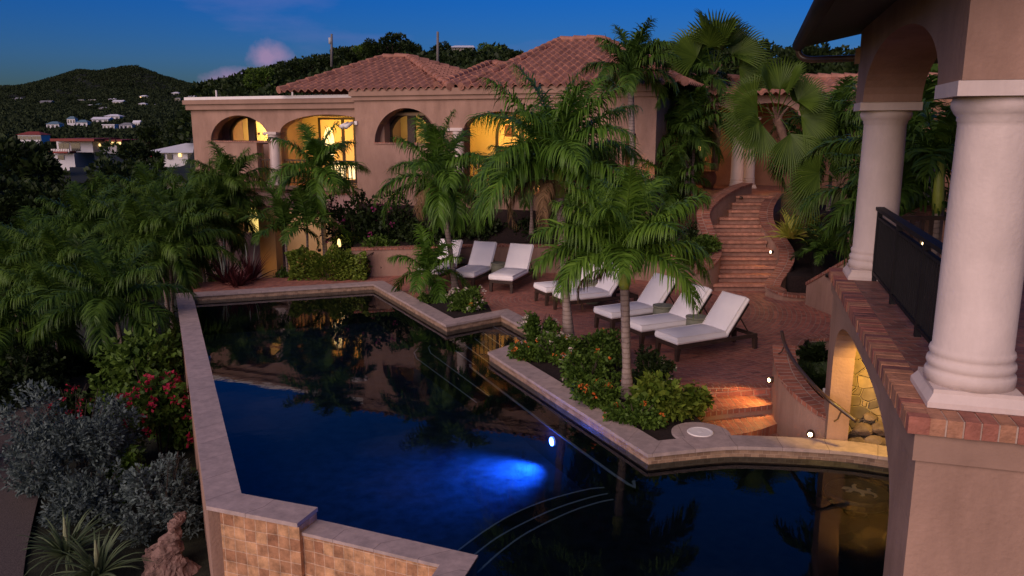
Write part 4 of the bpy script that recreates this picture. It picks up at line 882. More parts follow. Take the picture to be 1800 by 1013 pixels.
# tiled hip roofs
def tile_face(b, A, B, C, D_, w=.29, c=.46, h=.09):
    A, B, C, D_ = [np.array(p, float) for p in (A, B, C, D_)]; eu = (B - A) / np.linalg.norm(B - A); Lu = np.linalg.norm(B - A)
    n = np.cross(eu, D_ - A); n /= np.linalg.norm(n); n = n if n[2] > 0 else -n; ev = np.cross(n, eu); ev = ev if (D_ - A) @ ev > 0 else -ev
    Hv = (D_ - A) @ ev; du, cu = (D_ - A) @ eu, (C - A) @ eu
    nr = max(1, int(round(Hv / c))); m = max(2, int(Lu / w)) * 6
    for r in range(nr):
        rows = []
        for v, lift in ((r * Hv / nr, .024), ((r + 1) * Hv / nr, .0)):
            lo = du * v / Hv; hi = Lu + (cu - Lu) * v / Hv; row = []
            for k in range(m + 1):
                u = Lu * k / m; uc = min(max(u, lo), hi); ph = (k % 6) / 6; hh = h * max(0., math.sin(math.pi * min(1, ph / .72))) if ph < .72 else -.02
                row.append(A + eu * uc + ev * v + n * (hh + lift + .0))
            rows.append(row)
        o = len(b.v); b.v += [tuple(p) for rw_ in rows for p in rw_]
        for k in range(m):
            p, q = rows[0][k], rows[0][k + 1]; p2, q2 = rows[1][k], rows[1][k + 1]
            if np.linalg.norm(q - p) + np.linalg.norm(q2 - p2) < .02: continue
            b.f.append((o + k, o + k + 1, o + m + 2 + k, o + m + 1 + k)); b.uv.append(None)
        # butt ends of the course
        ob = len(b.v); b.v += [tuple(p - n * .028) for p in rows[0]]
        for k in range(m):
            if np.linalg.norm(rows[0][k + 1] - rows[0][k]) > .01: b.f.append((ob + k, ob + k + 1, o + k + 1, o + k)); b.uv.append(None)
def hip(fr, s0, s1, d0, d1, ze, sa, sb, dr, zr, par, caps=True):
    c = [fr(s0, d0, ze), fr(s1, d0, ze), fr(s1, d1, ze), fr(s0, d1, ze)]; ra, rb = fr(sa, dr, zr), fr(sb, dr, zr)
    b = MB(); tile_face(b, c[0], c[1], rb, ra); tile_face(b, c[1], c[2], rb, rb); tile_face(b, c[3], c[0], ra, ra)
    tile_face(b, c[2], c[3], ra, rb)
    o = b.build('roof', MATS['roof_tile'], par)
    b = MB()
    for p, q in ((c[0], ra), (c[1], rb), (ra, rb), (c[3], ra), (c[2], rb)):
        p, q = Vector(p), Vector(q); L_ = (q - p).length
        if L_ < .2: continue
        n = max(1, int(L_ / .42)); up = Vector((0, 0, .07))
        for k in range(n):
            b.tube([p.lerp(q, k / n) + up, p.lerp(q, (k + 1.06) / n) + up - Vector((0, 0, .02))], [.135, .105], 8)
    sub('ridge_cap', b, MATS['roof_tile'], o)
    return o
dr = 4.2
def SR(px, py, d): return VP(px, py, d)
hip(VF, S(498, -.3, 172), S(793, -.5, 156), -.55, 9, Z(700, 158, -.5), SR(674, 104, dr)[0], SR(716, 104, dr)[0], dr, SR(690, 103, dr)[1], vl)
hip(VF, S(812, -.5, 154), S(1205, -.5, 155), -.58, 12, Z(900, 154, -.5), SR(985, 72, 5.4)[0], SR(1056, 70, 5.4)[0], 5.4, SR(1020, 71.5, 5.4)[1], vl)
hip(VF, S(768, -.4, 153), S(960, -.4, 153), -.4, 8, Z(860, 152, -.4), SR(862, 113, 4.6)[0], SR(868, 113, 4.6)[0], 4.6, SR(864, 113, 4.6)[1], vl)
b = MB(); b.tube([VF(S(982, 5.4, 72), 5.4, SR(982, 72, 5.4)[1]), VF(S(982, 5.4, 72), 5.4, SR(982, 65, 5.4)[1])], .05, 6); b.build('roof_vent', MATS['dark_wood'], vl)
# twin floodlight on the corner
fl = thing('floodlight', 'small white twin floodlight on the corner of the villa', 'floodlight', VF(s2 + .02, B2 - .05, Z(622, 218, B2)))
b = MB(); zf = Z(622, 217, B2)
b.box(s2 + .01, s2 + .12, B2 - .07, B2 - .002, zf - .05, zf + .07, VF); b.build('mount', MATS['white_trim'], fl)
for k in (-.12, -.30):
    b = MB(); q = VF(s2 + k + .1, B2 - .12, zf + .02); q2 = VF(s2 + k, B2 - .42, zf - .13); b.tube([q, q2], [.05, .085], 12); b.build('lamp_head', MATS['white_trim'], fl, True)

# ================================================================ ENTRANCE GALLERY (right of the villa)
ga = thing('entrance_gallery', 'low tiled entrance gallery on round columns at the top of the stair', 'gallery', (8, 28, 2.27))
GF = Fr(5.0, 27.6, .985, -.17, .17, .985)
def gs(px, py, d=0.):
    r = ray(px, py); n = np.array(GF.d); o = np.array(GF.o) + d * n; t = (o @ n) / (r[0] * n[0] + r[1] * n[1]); p = r * t
    return (p[0] - o[0]) * GF.e[0] + (p[1] - o[1]) * GF.e[1], H + p[2]
b = MB(); b.box(-1, 9, 2.6, 2.8, 2.2, 5.6, GF); b.build('back_wall', M('gallery_plaster', (.30, .15, .09), .85, .15, 2, .2, 40), ga)
for px, d in ((1207, .2), (1296, .2), (1316, 1.3), (1420, -.6)):
    s, _ = gs(px, 300, d); column(GF, s, d, 2.27, 4.72, .21, ga, 'column', .27, .29)
zg = gs(1300, 168)[1]
b = MB(); wall_open(b, GF, -.5, 9, 4.74, zg, 0, .4, [(gs(1215, 200)[0], gs(1288, 200)[0], 4.74, ell(gs(1215, 200)[0], gs(1288, 200)[0], 4.745, .35)), (gs(1304, 200)[0], gs(1404, 200)[0], 4.74, ell(gs(1304, 200)[0], gs(1404, 200)[0], 4.745, .42))]); b.build('arcade', MATS['stucco'], ga)
b = MB(); tile_face(b, GF(-.3, -.5, zg), GF(9.5, -.5, zg), GF(9.5, 2.2, gs(1300, 141, 2.2)[1]), GF(-.3, 2.2, gs(1300, 141, 2.2)[1]))
o = b.build('roof', MATS['roof_tile'], ga); b = MB()
for k in range(22): b.tube([GF(-.3 + k * .44, 2.2, gs(1300, 140, 2.2)[1] + .05), GF(.16 + k * .44, 2.2, gs(1300, 140, 2.2)[1] + .03)], [.15, .12], 8)
sub('ridge_cap', b, MATS['roof_tile'], o)
b = MB(); s_, _ = gs(1219, 270, 2.5); b.box(s_ - .35, s_ + .4, 2.5, 2.59, 2.27, 4.4, GF); o = b.build('door', MATS['dark_wood'], ga)
b = MB(); b.box(s_ - .28, s_ + .33, 2.49, 2.498, 2.4, 4.3, GF); sub('glass', b, M('dark_glass', (.01, .01, .012), .08, .1, spec=.6), o)
lamp('gallery_lamp', GF(gs(1240, 300)[0], 1.3, 3.6), 7, (1, .48, .14), .1)
lamp('gallery_lamp', GF(gs(1350, 300)[0], -.6, 2.9), 3.5, (1, .42, .12), .1)
lp = thing('table_lamp', 'small glowing lamp on the sideboard by the entrance door', 'lamp', GF(gs(1217, 296, 1.8)[0], 1.8, 2.3))
q = GF(gs(1217, 296, 1.8)[0], 1.8, gs(1217, 297, 1.8)[1]); b = MB(); b.lathe(q, [(.05, -.5), (.04, -.45), (.02, -.1), (.03, -.06)], 12); b.build('stand', MATS['dark_wood'], lp)
b = MB(); b.lathe(q, [(.09, -.06), (.06, .12)], 14); b.build('lamp_shade', MATS['lamp_soft'], lp)
for px, py, dd, lb in ((1245, 318, .9, 'brown clay pot with a dark plant at the entrance, left of the column'),):
    s_, z_ = gs(px, py, dd); q = GF(s_, dd, 2.27)
    pt = thing('clay_pot', lb, 'pot', q, local=True)
    b = MB(); b.lathe((0, 0, 0), [(.16, 0), (.27, .22), (.29, .42), (.22, .56), (.25, .60), (.22, .60)], 24); b.build('pot', M('clay', (.20, .085, .05), .8, .2, 4, .2, 30), pt, True)
# ================================================================ LAND
def land_z(u, Y):
    """height of the wooded slope left of the villa, u = X / Y"""
    px = u * 1400 + 900
    ridge = np.interp(px, [-500, -200, 0, 60, 110, 165, 200, 240, 262, 300, 350, 420, 520], [140, 158, 162, 160, 148, 132, 134, 127, 126, 141, 156, 160, 166])
    y = np.interp(Y, [10, 24, 40, 60, 90, 130, 200, 300, 450, 600], [0] * 10)
    zb = np.interp(Y, [10, 26, 40, 60, 90, 130, 200, 300, 410, 450, 480, 520, 560, 600], [-1.7, -1.9, -4.5, -5, -4.2, -2.8, -1, 4.8, 11.5, 14.4, 16.6, 20, 25, 30])
    zr = H + (222 - ridge) * 720 / 1400
    return np.where(Y <= 600, zb, 30 + (zr - 30) * np.sin(np.pi / 2 * np.clip((Y - 600) / 120, 0, 2.2)))
us = np.linspace(-1.05, -.24, 120); Ys = np.concatenate([np.linspace(60, 300, 50), np.linspace(305, 900, 90)])
U, YY = np.meshgrid(us, Ys); gq = np.random.default_rng(3)
ZZ = land_z(U, YY); X = U * YY
ZZ = ZZ + np.clip((YY - 200) / 500, 0, 1) * (1.2 * np.sin(X * .11 + 2 * np.sin(YY * .05)) + gq.normal(0, .9, ZZ.shape))
nY, nU = U.shape; idx = np.arange(nY * nU).reshape(nY, nU)
q = np.stack([idx[:-1, :-1], idx[:-1, 1:], idx[1:, 1:], idx[1:, :-1]], -1).reshape(-1, 4)
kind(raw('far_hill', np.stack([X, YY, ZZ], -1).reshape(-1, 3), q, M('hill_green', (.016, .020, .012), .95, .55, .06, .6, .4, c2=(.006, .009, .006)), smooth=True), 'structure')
HS = [('tiny white house highest at the left end of the hillside', 30, 175, 15, 520, {}), ('small cream house second from the left high on the hillside', 58, 172, 15, 540, {'wall': 'house_cream', 'roof': 'roof_grey'}),
 ('long low grey roofed house near the left end of the hillside', 80, 181, 18, 480, {'wall': 'house_grey', 'roof': 'roof_grey', 'style': 'gable'}), ('small dull brown house right of the long low grey one', 105, 178, 10, 500, {'wall': 'house_cream', 'roof': 'roof_red'}),
 ('single bright white cube house highest under the peak', 138, 166, 9, 560, {'style': 'flat', 'nwin': 1}), ('dim cream house just below the highest white cube house', 142, 176, 10, 505, {'wall': 'house_cream', 'style': 'flat'}),
 ('white flat roofed house in the middle of the hillside', 162, 176, 11, 505, {'style': 'flat'}), ('white house at the top of the middle hillside cluster', 197, 175, 12, 510, {}),
 ('wide white house with a terrace below the hillside cluster', 207, 180, 17, 470, {'style': 'gable'}), ('small white house left of the blue grey one on the hillside', 158, 185, 9, 450, {}),
 ('small blue grey house at mid hillside', 174, 184, 11, 450, {'roof': 'roof_blue'}), ('low dim house under the blue grey house', 181, 191, 14, 410, {'wall': 'house_grey', 'roof': 'roof_grey'}),
 ('house with one bright window high on the right of the hillside', 252, 170, 13, 530, {'lit': 1}), ('white house with pale roof below the bright windowed house', 250, 183, 12, 455, {}),
 ('tiny white gabled house alone on the right hillside', 275, 183, 6, 455, {'style': 'gable', 'nwin': 1}), ('white house upper left of the group by the villa corner', 308, 164, 12, 560, {}),
 ('grey house in the middle of the group by the villa corner', 322, 166, 11, 560, {'wall': 'house_grey', 'roof': 'roof_grey'}), ('white house lowest in the group by the villa corner', 326, 179, 11, 480, {}),
 ('small white house with pale gable close to the villa corner', 337, 170, 11, 530, {'style': 'gable'}), ('tiny house left of the lowest one by the villa corner', 312, 173, 9, 500, {'wall': 'house_cream', 'roof': 'roof_grey'}),
 ('white pavilion with a broad pale pyramid roof', 197, 207, 26, 310, {'hpx': 7}), ('long white gabled house left of the pale pyramid roof', 176, 213, 28, 300, {'style': 'gable', 'hpx': 8}),
 ('white cottage with a blue hipped roof, left of two', 93, 222, 22, 270, {'roof': 'roof_blue', 'hpx': 9}), ('white cottage with dark blue roof, higher and right of its twin', 125, 213, 14, 290, {'roof': 'roof_blue', 'hpx': 9}),
 ('square white cottage with grey blue roof and two windows', 144, 219, 19, 280, {'roof': 'roof_blue', 'hpx': 9, 'nwin': 2}), ('low white flat roofed bungalow with three windows', 191, 223, 20, 260, {'style': 'flat', 'hpx': 8}),
 ('pale grey roofed house right of the white bungalow', 221, 223, 22, 265, {'roof': 'roof_grey', 'hpx': 8}), ('small white gabled house farthest right of the middle row', 240, 219, 12, 275, {'style': 'gable', 'hpx': 8}),
 ('dark red roofed house with a white columned veranda', 52, 242, 40, 190, {'roof': 'roof_red', 'hpx': 11, 'nwin': 5})]
RECT = [(x - w / 2 - 2, x + w / 2 + 2, y + 2 - 1.15 * kw.get('hpx', w * .3), y + 1, Y) for _, x, y, w, Y, kw in HS] + [(84, 216, 243, 282, 124), (250, 355, 250, 285, 70), (760, 840, 78, 93, 112)]
# woods covering the far hill: leaf clumps over the ground, far too many trees to count
def wood(name, n, pick, r0, r1, per, ls, mat, seed):
    g = np.random.default_rng(seed); P = pick(g, n); r = g.uniform(r0, r1, (n, 1, 1)); ok = np.ones(n, bool)
    px = 900 + 1400 * P[:, 0] / P[:, 1]; py = 222 - 1400 * (P[:, 2] - H) / P[:, 1]; rp = 1400 * (r[:, 0, 0] + ls * .6) / P[:, 1]     # no tree where it would stand in front of a house
    for x0, x1, y0, y1, Yh in RECT:
        hit = (px + rp > x0) & (px - rp < x1) & (py - rp < y1) & (py > y0 - 4) & (P[:, 1] < Yh + 12); cut = np.maximum(0, (py - y1) * P[:, 1] / 1400 - ls * .6)
        r[:, 0, 0] = np.where(hit, np.minimum(r[:, 0, 0], cut), r[:, 0, 0]); ok &= ~(hit & (cut < .25))
    P = P[ok]; r = r[ok]; n = len(P)
    d = unit(g.normal(size=(n, per, 3))); d[..., 2] = np.abs(d[..., 2]); pts = P[:, None, :] + d * r * g.uniform(.75, 1, (n, per, 1)) * np.array([1, 1, .8])
    v, qq = leaf_quads(pts.reshape(-1, 3), (d + g.normal(0, .5, d.shape)).reshape(-1, 3), ls, ls * .8, g)
    return kind(raw(name, v, qq, mat), 'stuff')
def pick_far(g, n):
    Y = 180 + 560 * g.uniform(0, 1, n) ** .8; px = g.uniform(-40, 400, n); u = (px - 900) / 1400; return np.stack([u * Y, Y, land_z(u, Y)], -1)
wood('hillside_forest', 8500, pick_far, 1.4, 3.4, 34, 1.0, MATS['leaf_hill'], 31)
# near wooded hill behind the villa
def near_ridge(px): return np.interp(px, [250, 325, 350, 440, 480, 540, 600, 690, 760, 850, 900, 930, 960, 1100, 1180, 1300, 1500, 1800, 2400], [420, 330, 176, 155, 143, 131, 116, 100, 112, 101, 116, 140, 150, 120, 100, 108, 105, 100, 100])
def near_z(u, Y):
    zr = H + (222 - near_ridge(u * 1400 + 900)) * 110 / 1400
    return np.interp(Y, [40, 60, 110, 140], [0, 0, 1, 1.03]) * (zr - 1.5) + 1.5
us = np.linspace(-.55, .75, 90); Ys = np.linspace(42, 150, 40); U, YY = np.meshgrid(us, Ys); ZZ = near_z(U, YY); nY, nU = U.shape; idx = np.arange(nY * nU).reshape(nY, nU)
q = np.stack([idx[:-1, :-1], idx[:-1, 1:], idx[1:, 1:], idx[1:, :-1]], -1).reshape(-1, 4)
kind(raw('near_hill', np.stack([U * YY, YY, ZZ], -1).reshape(-1, 3), q, MATS['hill_green'], smooth=True), 'structure')
def pick_near(g, n):
    Y = g.uniform(60, 118, n); px = np.where(g.uniform(0, 1, n) < .8, g.uniform(345, 960, n), g.uniform(960, 1560, n)); u = (px - 900) / 1400; return np.stack([u * Y, Y, near_z(u, Y) + .3], -1)
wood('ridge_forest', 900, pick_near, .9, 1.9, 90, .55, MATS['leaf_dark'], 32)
# ground round the villa
us = np.linspace(-26, 22, 70); Ys = np.linspace(-6, 62, 80); U, YY = np.meshgrid(us, Ys)
def ground_z(x, y):
    z = -1.7 + .6 * np.clip((y - 20) / 6, 0, 1) * np.clip((x + 11) / 3, 0, 1)
    z = z - 3.2 * np.clip((-x - 9) / 14, 0, 1) * np.clip((y - 10) / 20, 0, 1) - 3 * np.clip((y - 34) / 20, 0, 1) * np.clip((-x - 11) / 4, 0, 1)
    return z + .06 * np.sin(x * 2.1) * np.sin(y * 1.7)
ZZ = ground_z(U, YY); nY, nU = U.shape; idx = np.arange(nY * nU).reshape(nY, nU)
q = np.stack([idx[:-1, :-1], idx[:-1, 1:], idx[1:, 1:], idx[1:, :-1]], -1).reshape(-1, 4)
kind(raw('ground', np.stack([U, YY, ZZ], -1).reshape(-1, 3), q, MATS['garden_ground'], smooth=True), 'structure')
b = MB(); gp = [tuple(G(x, y, -1.62)[:2]) for x, y in ((-80, 1080), (20, 1080), (48, 960), (66, 880), (88, 800), (126, 725), (160, 672), (150, 652), (118, 650), (40, 690), (-80, 760))]; gp = [tuple(p) for p in smoothpath(gp + gp[:1], 6)[:-1]]
b.add([(*p, -1.62) for p in gp], [tuple(range(len(gp)))]); kind(b.build('gravel_path', MATS['gravel']), 'structure')
# raised bed between retaining wall and villa
b = MB(); q0 = [(x, y) for x, y in rw]; q1 = [VF(s, -.4, 0)[:2] for s in (S(1153, B2), 12, 8.5, S(625, B2))]
b.add([(x, y + .2, .72) for x, y in q0] + [(x, y, 1.75) for x, y in q1], [tuple(range(len(q0) + len(q1)))]); kind(b.build('raised_bed', MATS['soil']), 'structure')

# ================================================================ FAR HOUSES
M('house_white', (.62, .60, .60), .8, .06); M('house_cream', (.50, .44, .36), .8, .06); M('house_grey', (.34, .33, .33), .8, .06)
M('roof_white', (.66, .66, .70), .6, .05); M('roof_blue', (.10, .17, .22), .6, .1); M('roof_red', (.22, .045, .035), .7, .15); M('roof_grey', (.20, .20, .21), .7, .1); M('house_glass', (.015, .018, .024), .2, .2, spec=.6)
def house(label, px, py, wpx, Y, wall='house_white', roof='roof_white', hpx=None, style='hip', lit=0, rz=0., nwin=3):
    """px, py: middle of the foot; wpx: width in the photo's pixels"""
    c = D(px, py, Y); k = Y / 1400; w = wpx * k; h = (hpx or wpx * .3) * k; dd = w * .7
    t = thing('hillside_house', label, 'house', (float(c[0]), float(c[1] + dd / 2), float(c[2]) - .0), rz, 'houses on the far hillside', local=True)
    b = MB(); b.box(-w / 2, w / 2, -dd / 2, dd / 2, -h * 1.2, h * .6); b.build('wall', MATS[wall], t)
    b = MB(); e = w * .06
    if style == 'flat': b.box(-w / 2 - e, w / 2 + e, -dd / 2 - e, dd / 2, h * .6 + .01, h * .75)
    else:
        A = [(-w / 2 - e, -dd / 2 - e, h * .6), (w / 2 + e, -dd / 2 - e, h * .6), (w / 2 + e, dd / 2 + e, h * .6), (-w / 2 - e, dd / 2 + e, h * .6)]; rr = w * .22 if style == 'hip' else w / 2 + e
        b.add(A + [(-rr, 0, h * 1.1), (rr, 0, h * 1.1)], [(3, 2, 1, 0), (0, 1, 5, 4), (1, 2, 5), (2, 3, 4, 5), (3, 0, 4)])
    b.build('roof', MATS[roof], t)
    for i in range(nwin):
        x = (i - (nwin - 1) / 2) * w / max(1, nwin); b = MB(); b.box(x - w * .09, x + w * .09, -dd / 2 - .06, -dd / 2 - .01, -h * .15, h * .4); b.build('window', MATS['lamp_soft' if i < lit else 'house_glass'], t)
    return t
for lb, x, y, w, Y, kw in HS: house(lb, x, y + 2, w, Y, **kw)
# two storey white house with red edged flat roofs
t = thing('hillside_house', 'white two storey house with red edged flat roof and a lit terrace', 'house', tuple(map(float, D(140, 285, 125))), 0, 'houses on the far hillside')
def bp(b, x0, x1, y0, y1, Y, dep):       # block spanning photo pixels at distance Y
    p, q = D(x0, y1, Y), D(x1, y0, Y); b.box(p[0], q[0], Y, Y + dep, p[2], q[2])
b = MB(); bp(b, 101, 162, 249, 268, 125, 6); bp(b, 98, 130, 270, 300, 124, 6); bp(b, 162, 213, 247, 270, 127, 6); b.build('wall', MATS['house_white'], t)
b = MB(); bp(b, 88, 165, 244, 248.5, 123, 8.2); bp(b, 165, 214, 246, 249, 126, 7); bp(b, 86, 118, 266.5, 269.5, 122.5, 7); b.build('roof', MATS['roof_red'], t)
for x0, x1, y0, y1, lit in ((104, 111, 252, 267, 0), (113, 121, 252, 267, 0), (102, 112, 273, 281, 0), (126, 140, 252, 266, 0), (172, 176, 253, 258, 1), (188, 199, 250, 255, 1), (201, 212, 250, 254, 1)):
    b = MB(); bp(b, x0, x1, y0, y1, 124.94 if x1 < 165 and y0 < 270 else 123.9 if y0 > 270 else 126.9, .05); b.build('window', MATS['lamp_soft' if lit else 'house_glass'], t)
b = MB(); [bp(b, x, x + 1, 262, 268, 122.7, .1) for x in range(90, 122, 3)]; b.build('railing', MATS['white_trim'], t)
t = thing('hillside_house', 'white hip roofed house with a red shutter beside the villa corner', 'house', tuple(map(float, D(300, 285, 70))), 0, 'houses on the far hillside')
p, q = D(258, 292, 70), D(352, 268, 70); b = MB(); b.box(p[0], q[0], 70, 76, p[2] - 2, q[2]); b.build('wall', MATS['house_white'], t)
b = MB(); z0, z1 = D(300, 268.5, 70)[2], D(300, 252, 73)[2]; x0, x1 = p[0] - .3, q[0] + .3
b.add([(x0, 69.6, z0), (x1, 69.6, z0), (x1, 76.4, z0), (x0, 76.4, z0), (x0 + 2.6, 73, z1), (x1 - 1.6, 73, z1)], [(3, 2, 1, 0), (0, 1, 5, 4), (1, 2, 5), (2, 3, 4, 5), (3, 0, 4)]); b.build('roof', MATS['roof_white'], t)
b = MB(); bp(b, 256, 272, 270, 276, 69.8, .1); b.build('shutter', M('shutter_red', (.45, .03, .06), .6, .1), t)
b = MB(); bp(b, 314, 318, 270, 276, 69.9, .05); b.build('window', MATS['lamp_soft'], t)
b = MB(); [bp(b, x, x + 8, 271, 280, 69.9, .05) for x in (280, 294, 330)]; b.build('window', MATS['house_glass'], t)
t = thing('hilltop_house', 'pale flat roofed house among the trees on top of the near hill', 'house', tuple(map(float, D(808, 92, 112))))
b = MB(); bp(b, 790, 832, 84, 92, 112, 4); b.build('wall', MATS['house_cream'], t)
b = MB(); z0, z1 = D(0, 84, 112)[2], D(0, 79, 112)[2]; xa, xb = D(786, 84, 112)[0], D(835, 84, 112)[0]
b.add([(xa, 111.6, z0), (xb, 111.6, z0), (xb, 116.6, z0), (xa, 116.6, z0), (xa + 1, 113, z1), (xb - .3, 113, z1)], [(3, 2, 1, 0), (0, 1, 5, 4), (1, 2, 5), (2, 3, 4, 5), (3, 0, 4)]); b.build('roof', MATS['roof_white'], t)
t = thing('low_wall', 'small beige garden wall among the dark trees below the two storey house', 'wall', tuple(map(float, D(88, 297, 100))))
b = MB(); bp(b, 77, 99, 290, 300, 100, .5); b.build('wall', MATS['house_cream'], t)
b = MB(); bp(b, 76, 100, 289, 290, 99.9, .7); b.build('cap', MATS['house_white'], t)
for lb, x, y0, y1, Y, r in (('utility pole standing left of the first tiled roof', 583, 60, 112, 95, .16), ('utility pole standing between the two tiled roofs', 769.5, 56, 120, 80, .15)):
    p, q = D(x, y1 + 6, Y), D(x, y0, Y); t = thing('utility_pole', lb, 'utility pole', tuple(map(float, p)), 0, 'utility poles')
    b = MB(); b.tube([p, q], [r, r * .75], 10); b.build('pole', M('pole_grey', (.16, .145, .14), .85, .2, 3), t, True)
    if x < 600: b = MB(); c = D(x - 2.5, 72, Y); b.tube([c - np.array([0, 0, .35]), c + np.array([0, 0, .35])], .2, 10); b.build('transformer', M('pole_box', (.35, .36, .38), .6, .1), t, True)
# ================================================================ LOUNGERS AND DRUM TABLES
def cush(b, L_, W_, T, n=3, r=.035):      # soft-edged slab lying on z=0, x 0..L
    X = [0, r * .3, r, L_ * .33, L_ * .67, L_ - r, L_ - r * .3, L_]; Yv = [-W_ / 2, -W_ / 2 + r * .3, -W_ / 2 + r, 0, W_ / 2 - r, W_ / 2 - r * .3, W_ / 2]
    def hh(i, n_): return (0.5 if i in (0, n_ - 1) else .86 if i in (1, n_ - 2) else 1.)
    vs = []; 
    for sgn in (1, -1):
        for i, x in enumerate(X):
            for j, y in enumerate(Yv):
                k = min(hh(i, len(X)), hh(j, len(Yv))); crn = .012 if 2 <= i <= 5 and j == 3 else 0
                vs.append((x, y, T / 2 + sgn * (T / 2 * (2 * k - 1 if k < 1 else 1) if k > .5 else 0) + (crn if sgn > 0 else 0)))
    m = len(Yv); o = len(X) * m; fs = []
    for i in range(len(X) - 1):
        for j in range(m - 1): a = i * m + j; fs += [(a, a + m, a + m + 1, a + 1), (o + a, o + a + 1, o + a + m + 1, o + a + m)]
    for i in range(len(X) - 1): a = i * m; c = a + m - 1; fs += [(a, o + a, o + a + m, a + m), (c, c + m, o + c + m, o + c)]
    for j in range(m - 1): a = j; c = (len(X) - 1) * m + j; fs += [(a, a + 1, o + a + 1, o + a), (c, o + c, o + c + 1, c + 1)]
    b.add(vs, fs)
def make_lounger(label):
    t = thing('sun_lounger', label, 'sun lounger', (0, 0, 0), 0, 'sun loungers on the brick patio', local=True); dk = MATS['dark_wood']
    for x, y in ((.04, -.30), (.04, .30), (1.98, -.30), (1.98, .30)):
        b = MB(); k = -.03 if x < 1 else .03; b.add([(x + dx * .032 + k * .6, y + dy * .032, 0) for dx, dy in ((-1, -1), (1, -1), (1, 1), (-1, 1))] + [(x + dx * .044, y + dy * .044, .24) for dx, dy in ((-1, -1), (1, -1), (1, 1), (-1, 1))], [(3, 2, 1, 0), (4, 5, 6, 7), (0, 1, 5, 4), (1, 2, 6, 5), (2, 3, 7, 6), (3, 0, 4, 7)]); b.build('leg', dk, t)
    b = MB()
    for y in (-.33, .29): b.box(0, 2.02, y, y + .04, .242, .32)
    for x in (0, 1.22, 1.98): b.box(x + .002, x + .04, -.289, .289, .245, .315)
    for k in range(9): b.box(.10 + k * .125, .17 + k * .125, -.288, .288, .30, .318)
    b.build('frame', dk, t)
    b = MB(); cush(b, 1.28, .71, .15); o = b.build('seat_cushion', MATS['cushion'], t, True); o.location = (-.03, 0, .325); pp = MB(); pp.tube([(.012, -.338, .148), (1.268, -.338, .148), (1.268, .338, .148), (.012, .338, .148), (.012, -.338, .148)], .007, 6); pp = sub('piping', pp, MATS['cushion'], o)
    a = R(52); b = MB(); cush(b, .86, .71, .14); o = b.build('back_cushion', MATS['cushion'], t, True); o.location = (1.24, 0, .35); o.rotation_euler = (0, -a, 0); pp = MB(); pp.tube([(.012, -.338, .138), (.848, -.338, .138), (.848, .338, .138), (.012, .338, .138), (.012, -.338, .138)], .007, 6); sub('piping', pp, MATS['cushion'], o)
    b = MB()
    for y in (-.30, .26): b.box(0, .80, y, y + .04, -.05, -.004)
    for k in range(6): b.box(.06 + k * .135, .12 + k * .135, -.258, .258, -.045, -.006)
    o = b.build('back_frame', dk, t); o.location = (1.26, 0, .34); o.rotation_euler = (0, -a, 0)
    b = MB()
    for y in (-.27, .25):
        b.tube([(1.56, y, .72), (1.86, y, .31)], .014, 6)
    b.tube([(1.86, -.28, .31), (1.86, .28, .31)], .012, 6); b.build('prop', dk, t)
    return t
LO = [('white cushioned lounger nearest the viewer, right end of the right hand row', (2.99, 14.89), (.89, .455)),
      ('middle one of the three white loungers in the right hand row, between two drum tables', (2.47, 15.86), (.89, .455)),
      ('farthest lounger of the right hand row, partly behind the yellow green palm trunk', (2.0, 16.97), (.89, .455)),
      ('front lounger of the middle pair, its cushion behind the grey palm trunk', (1.16, 18.75), (.92, .39)),
      ('rear lounger of the middle pair, mostly hidden by palm leaves', (.72, 19.72), (.90, .44)),
      ('white lounger at the right of the three by the back wall, foot towards the pool', (-.30, 21.07), (.36, .93)),
      ('white lounger in the middle of the three by the back wall, beside a drum table', (-1.36, 21.54), (.33, .945)),
      ('leftmost white lounger, half behind the small young palm by the back wall', (-2.36, 22.0), (.36, .93))]
l0 = make_lounger(LO[0][0])
for i, (lb, p, d) in enumerate(LO):
    rz = math.atan2(d[1], d[0])
    if i == 0: l0.location = (*p, 0); l0.rotation_euler = (0, 0, rz)
    else:
        q = dup(l0, (*p, 0), rz + (.03, -.025, .02, .04, -.03, .015, -.02, .03)[i], lb)
DT = [('grey green drum table between the two nearest loungers', (3.80, 15.73)), ('grey green drum table between the middle and far loungers of the right hand row', (3.30, 16.77)),
      ('small drum table between the two loungers of the middle pair', (2.05, 19.55)), ('drum table between two loungers by the back wall', (-.38, 22.3))]
dt0 = None
for lb, p in DT:
    if dt0 is None:
        dt0 = thing('drum_table', lb, 'side table', (float(p[0]), float(p[1]) + .2, 0), 0, 'drum side tables between the loungers', local=True)
        b = MB(); b.lathe((0, 0, 0), [(.17, .0), (.19, .03), (.205, .22), (.195, .42), (.185, .45)], 32); b.build('body', MATS['drum_green'], dt0, True)
        b = MB(); b.lathe((0, 0, 0), [(.205, .452), (.21, .465), (.205, .482)], 32); b.build('top', MATS['drum_green'], dt0); dt0.scale = (1.08, 1.08, 1.2)
    else: dup(dt0, (float(p[0]), float(p[1]) + .2, 0), 0, lb)

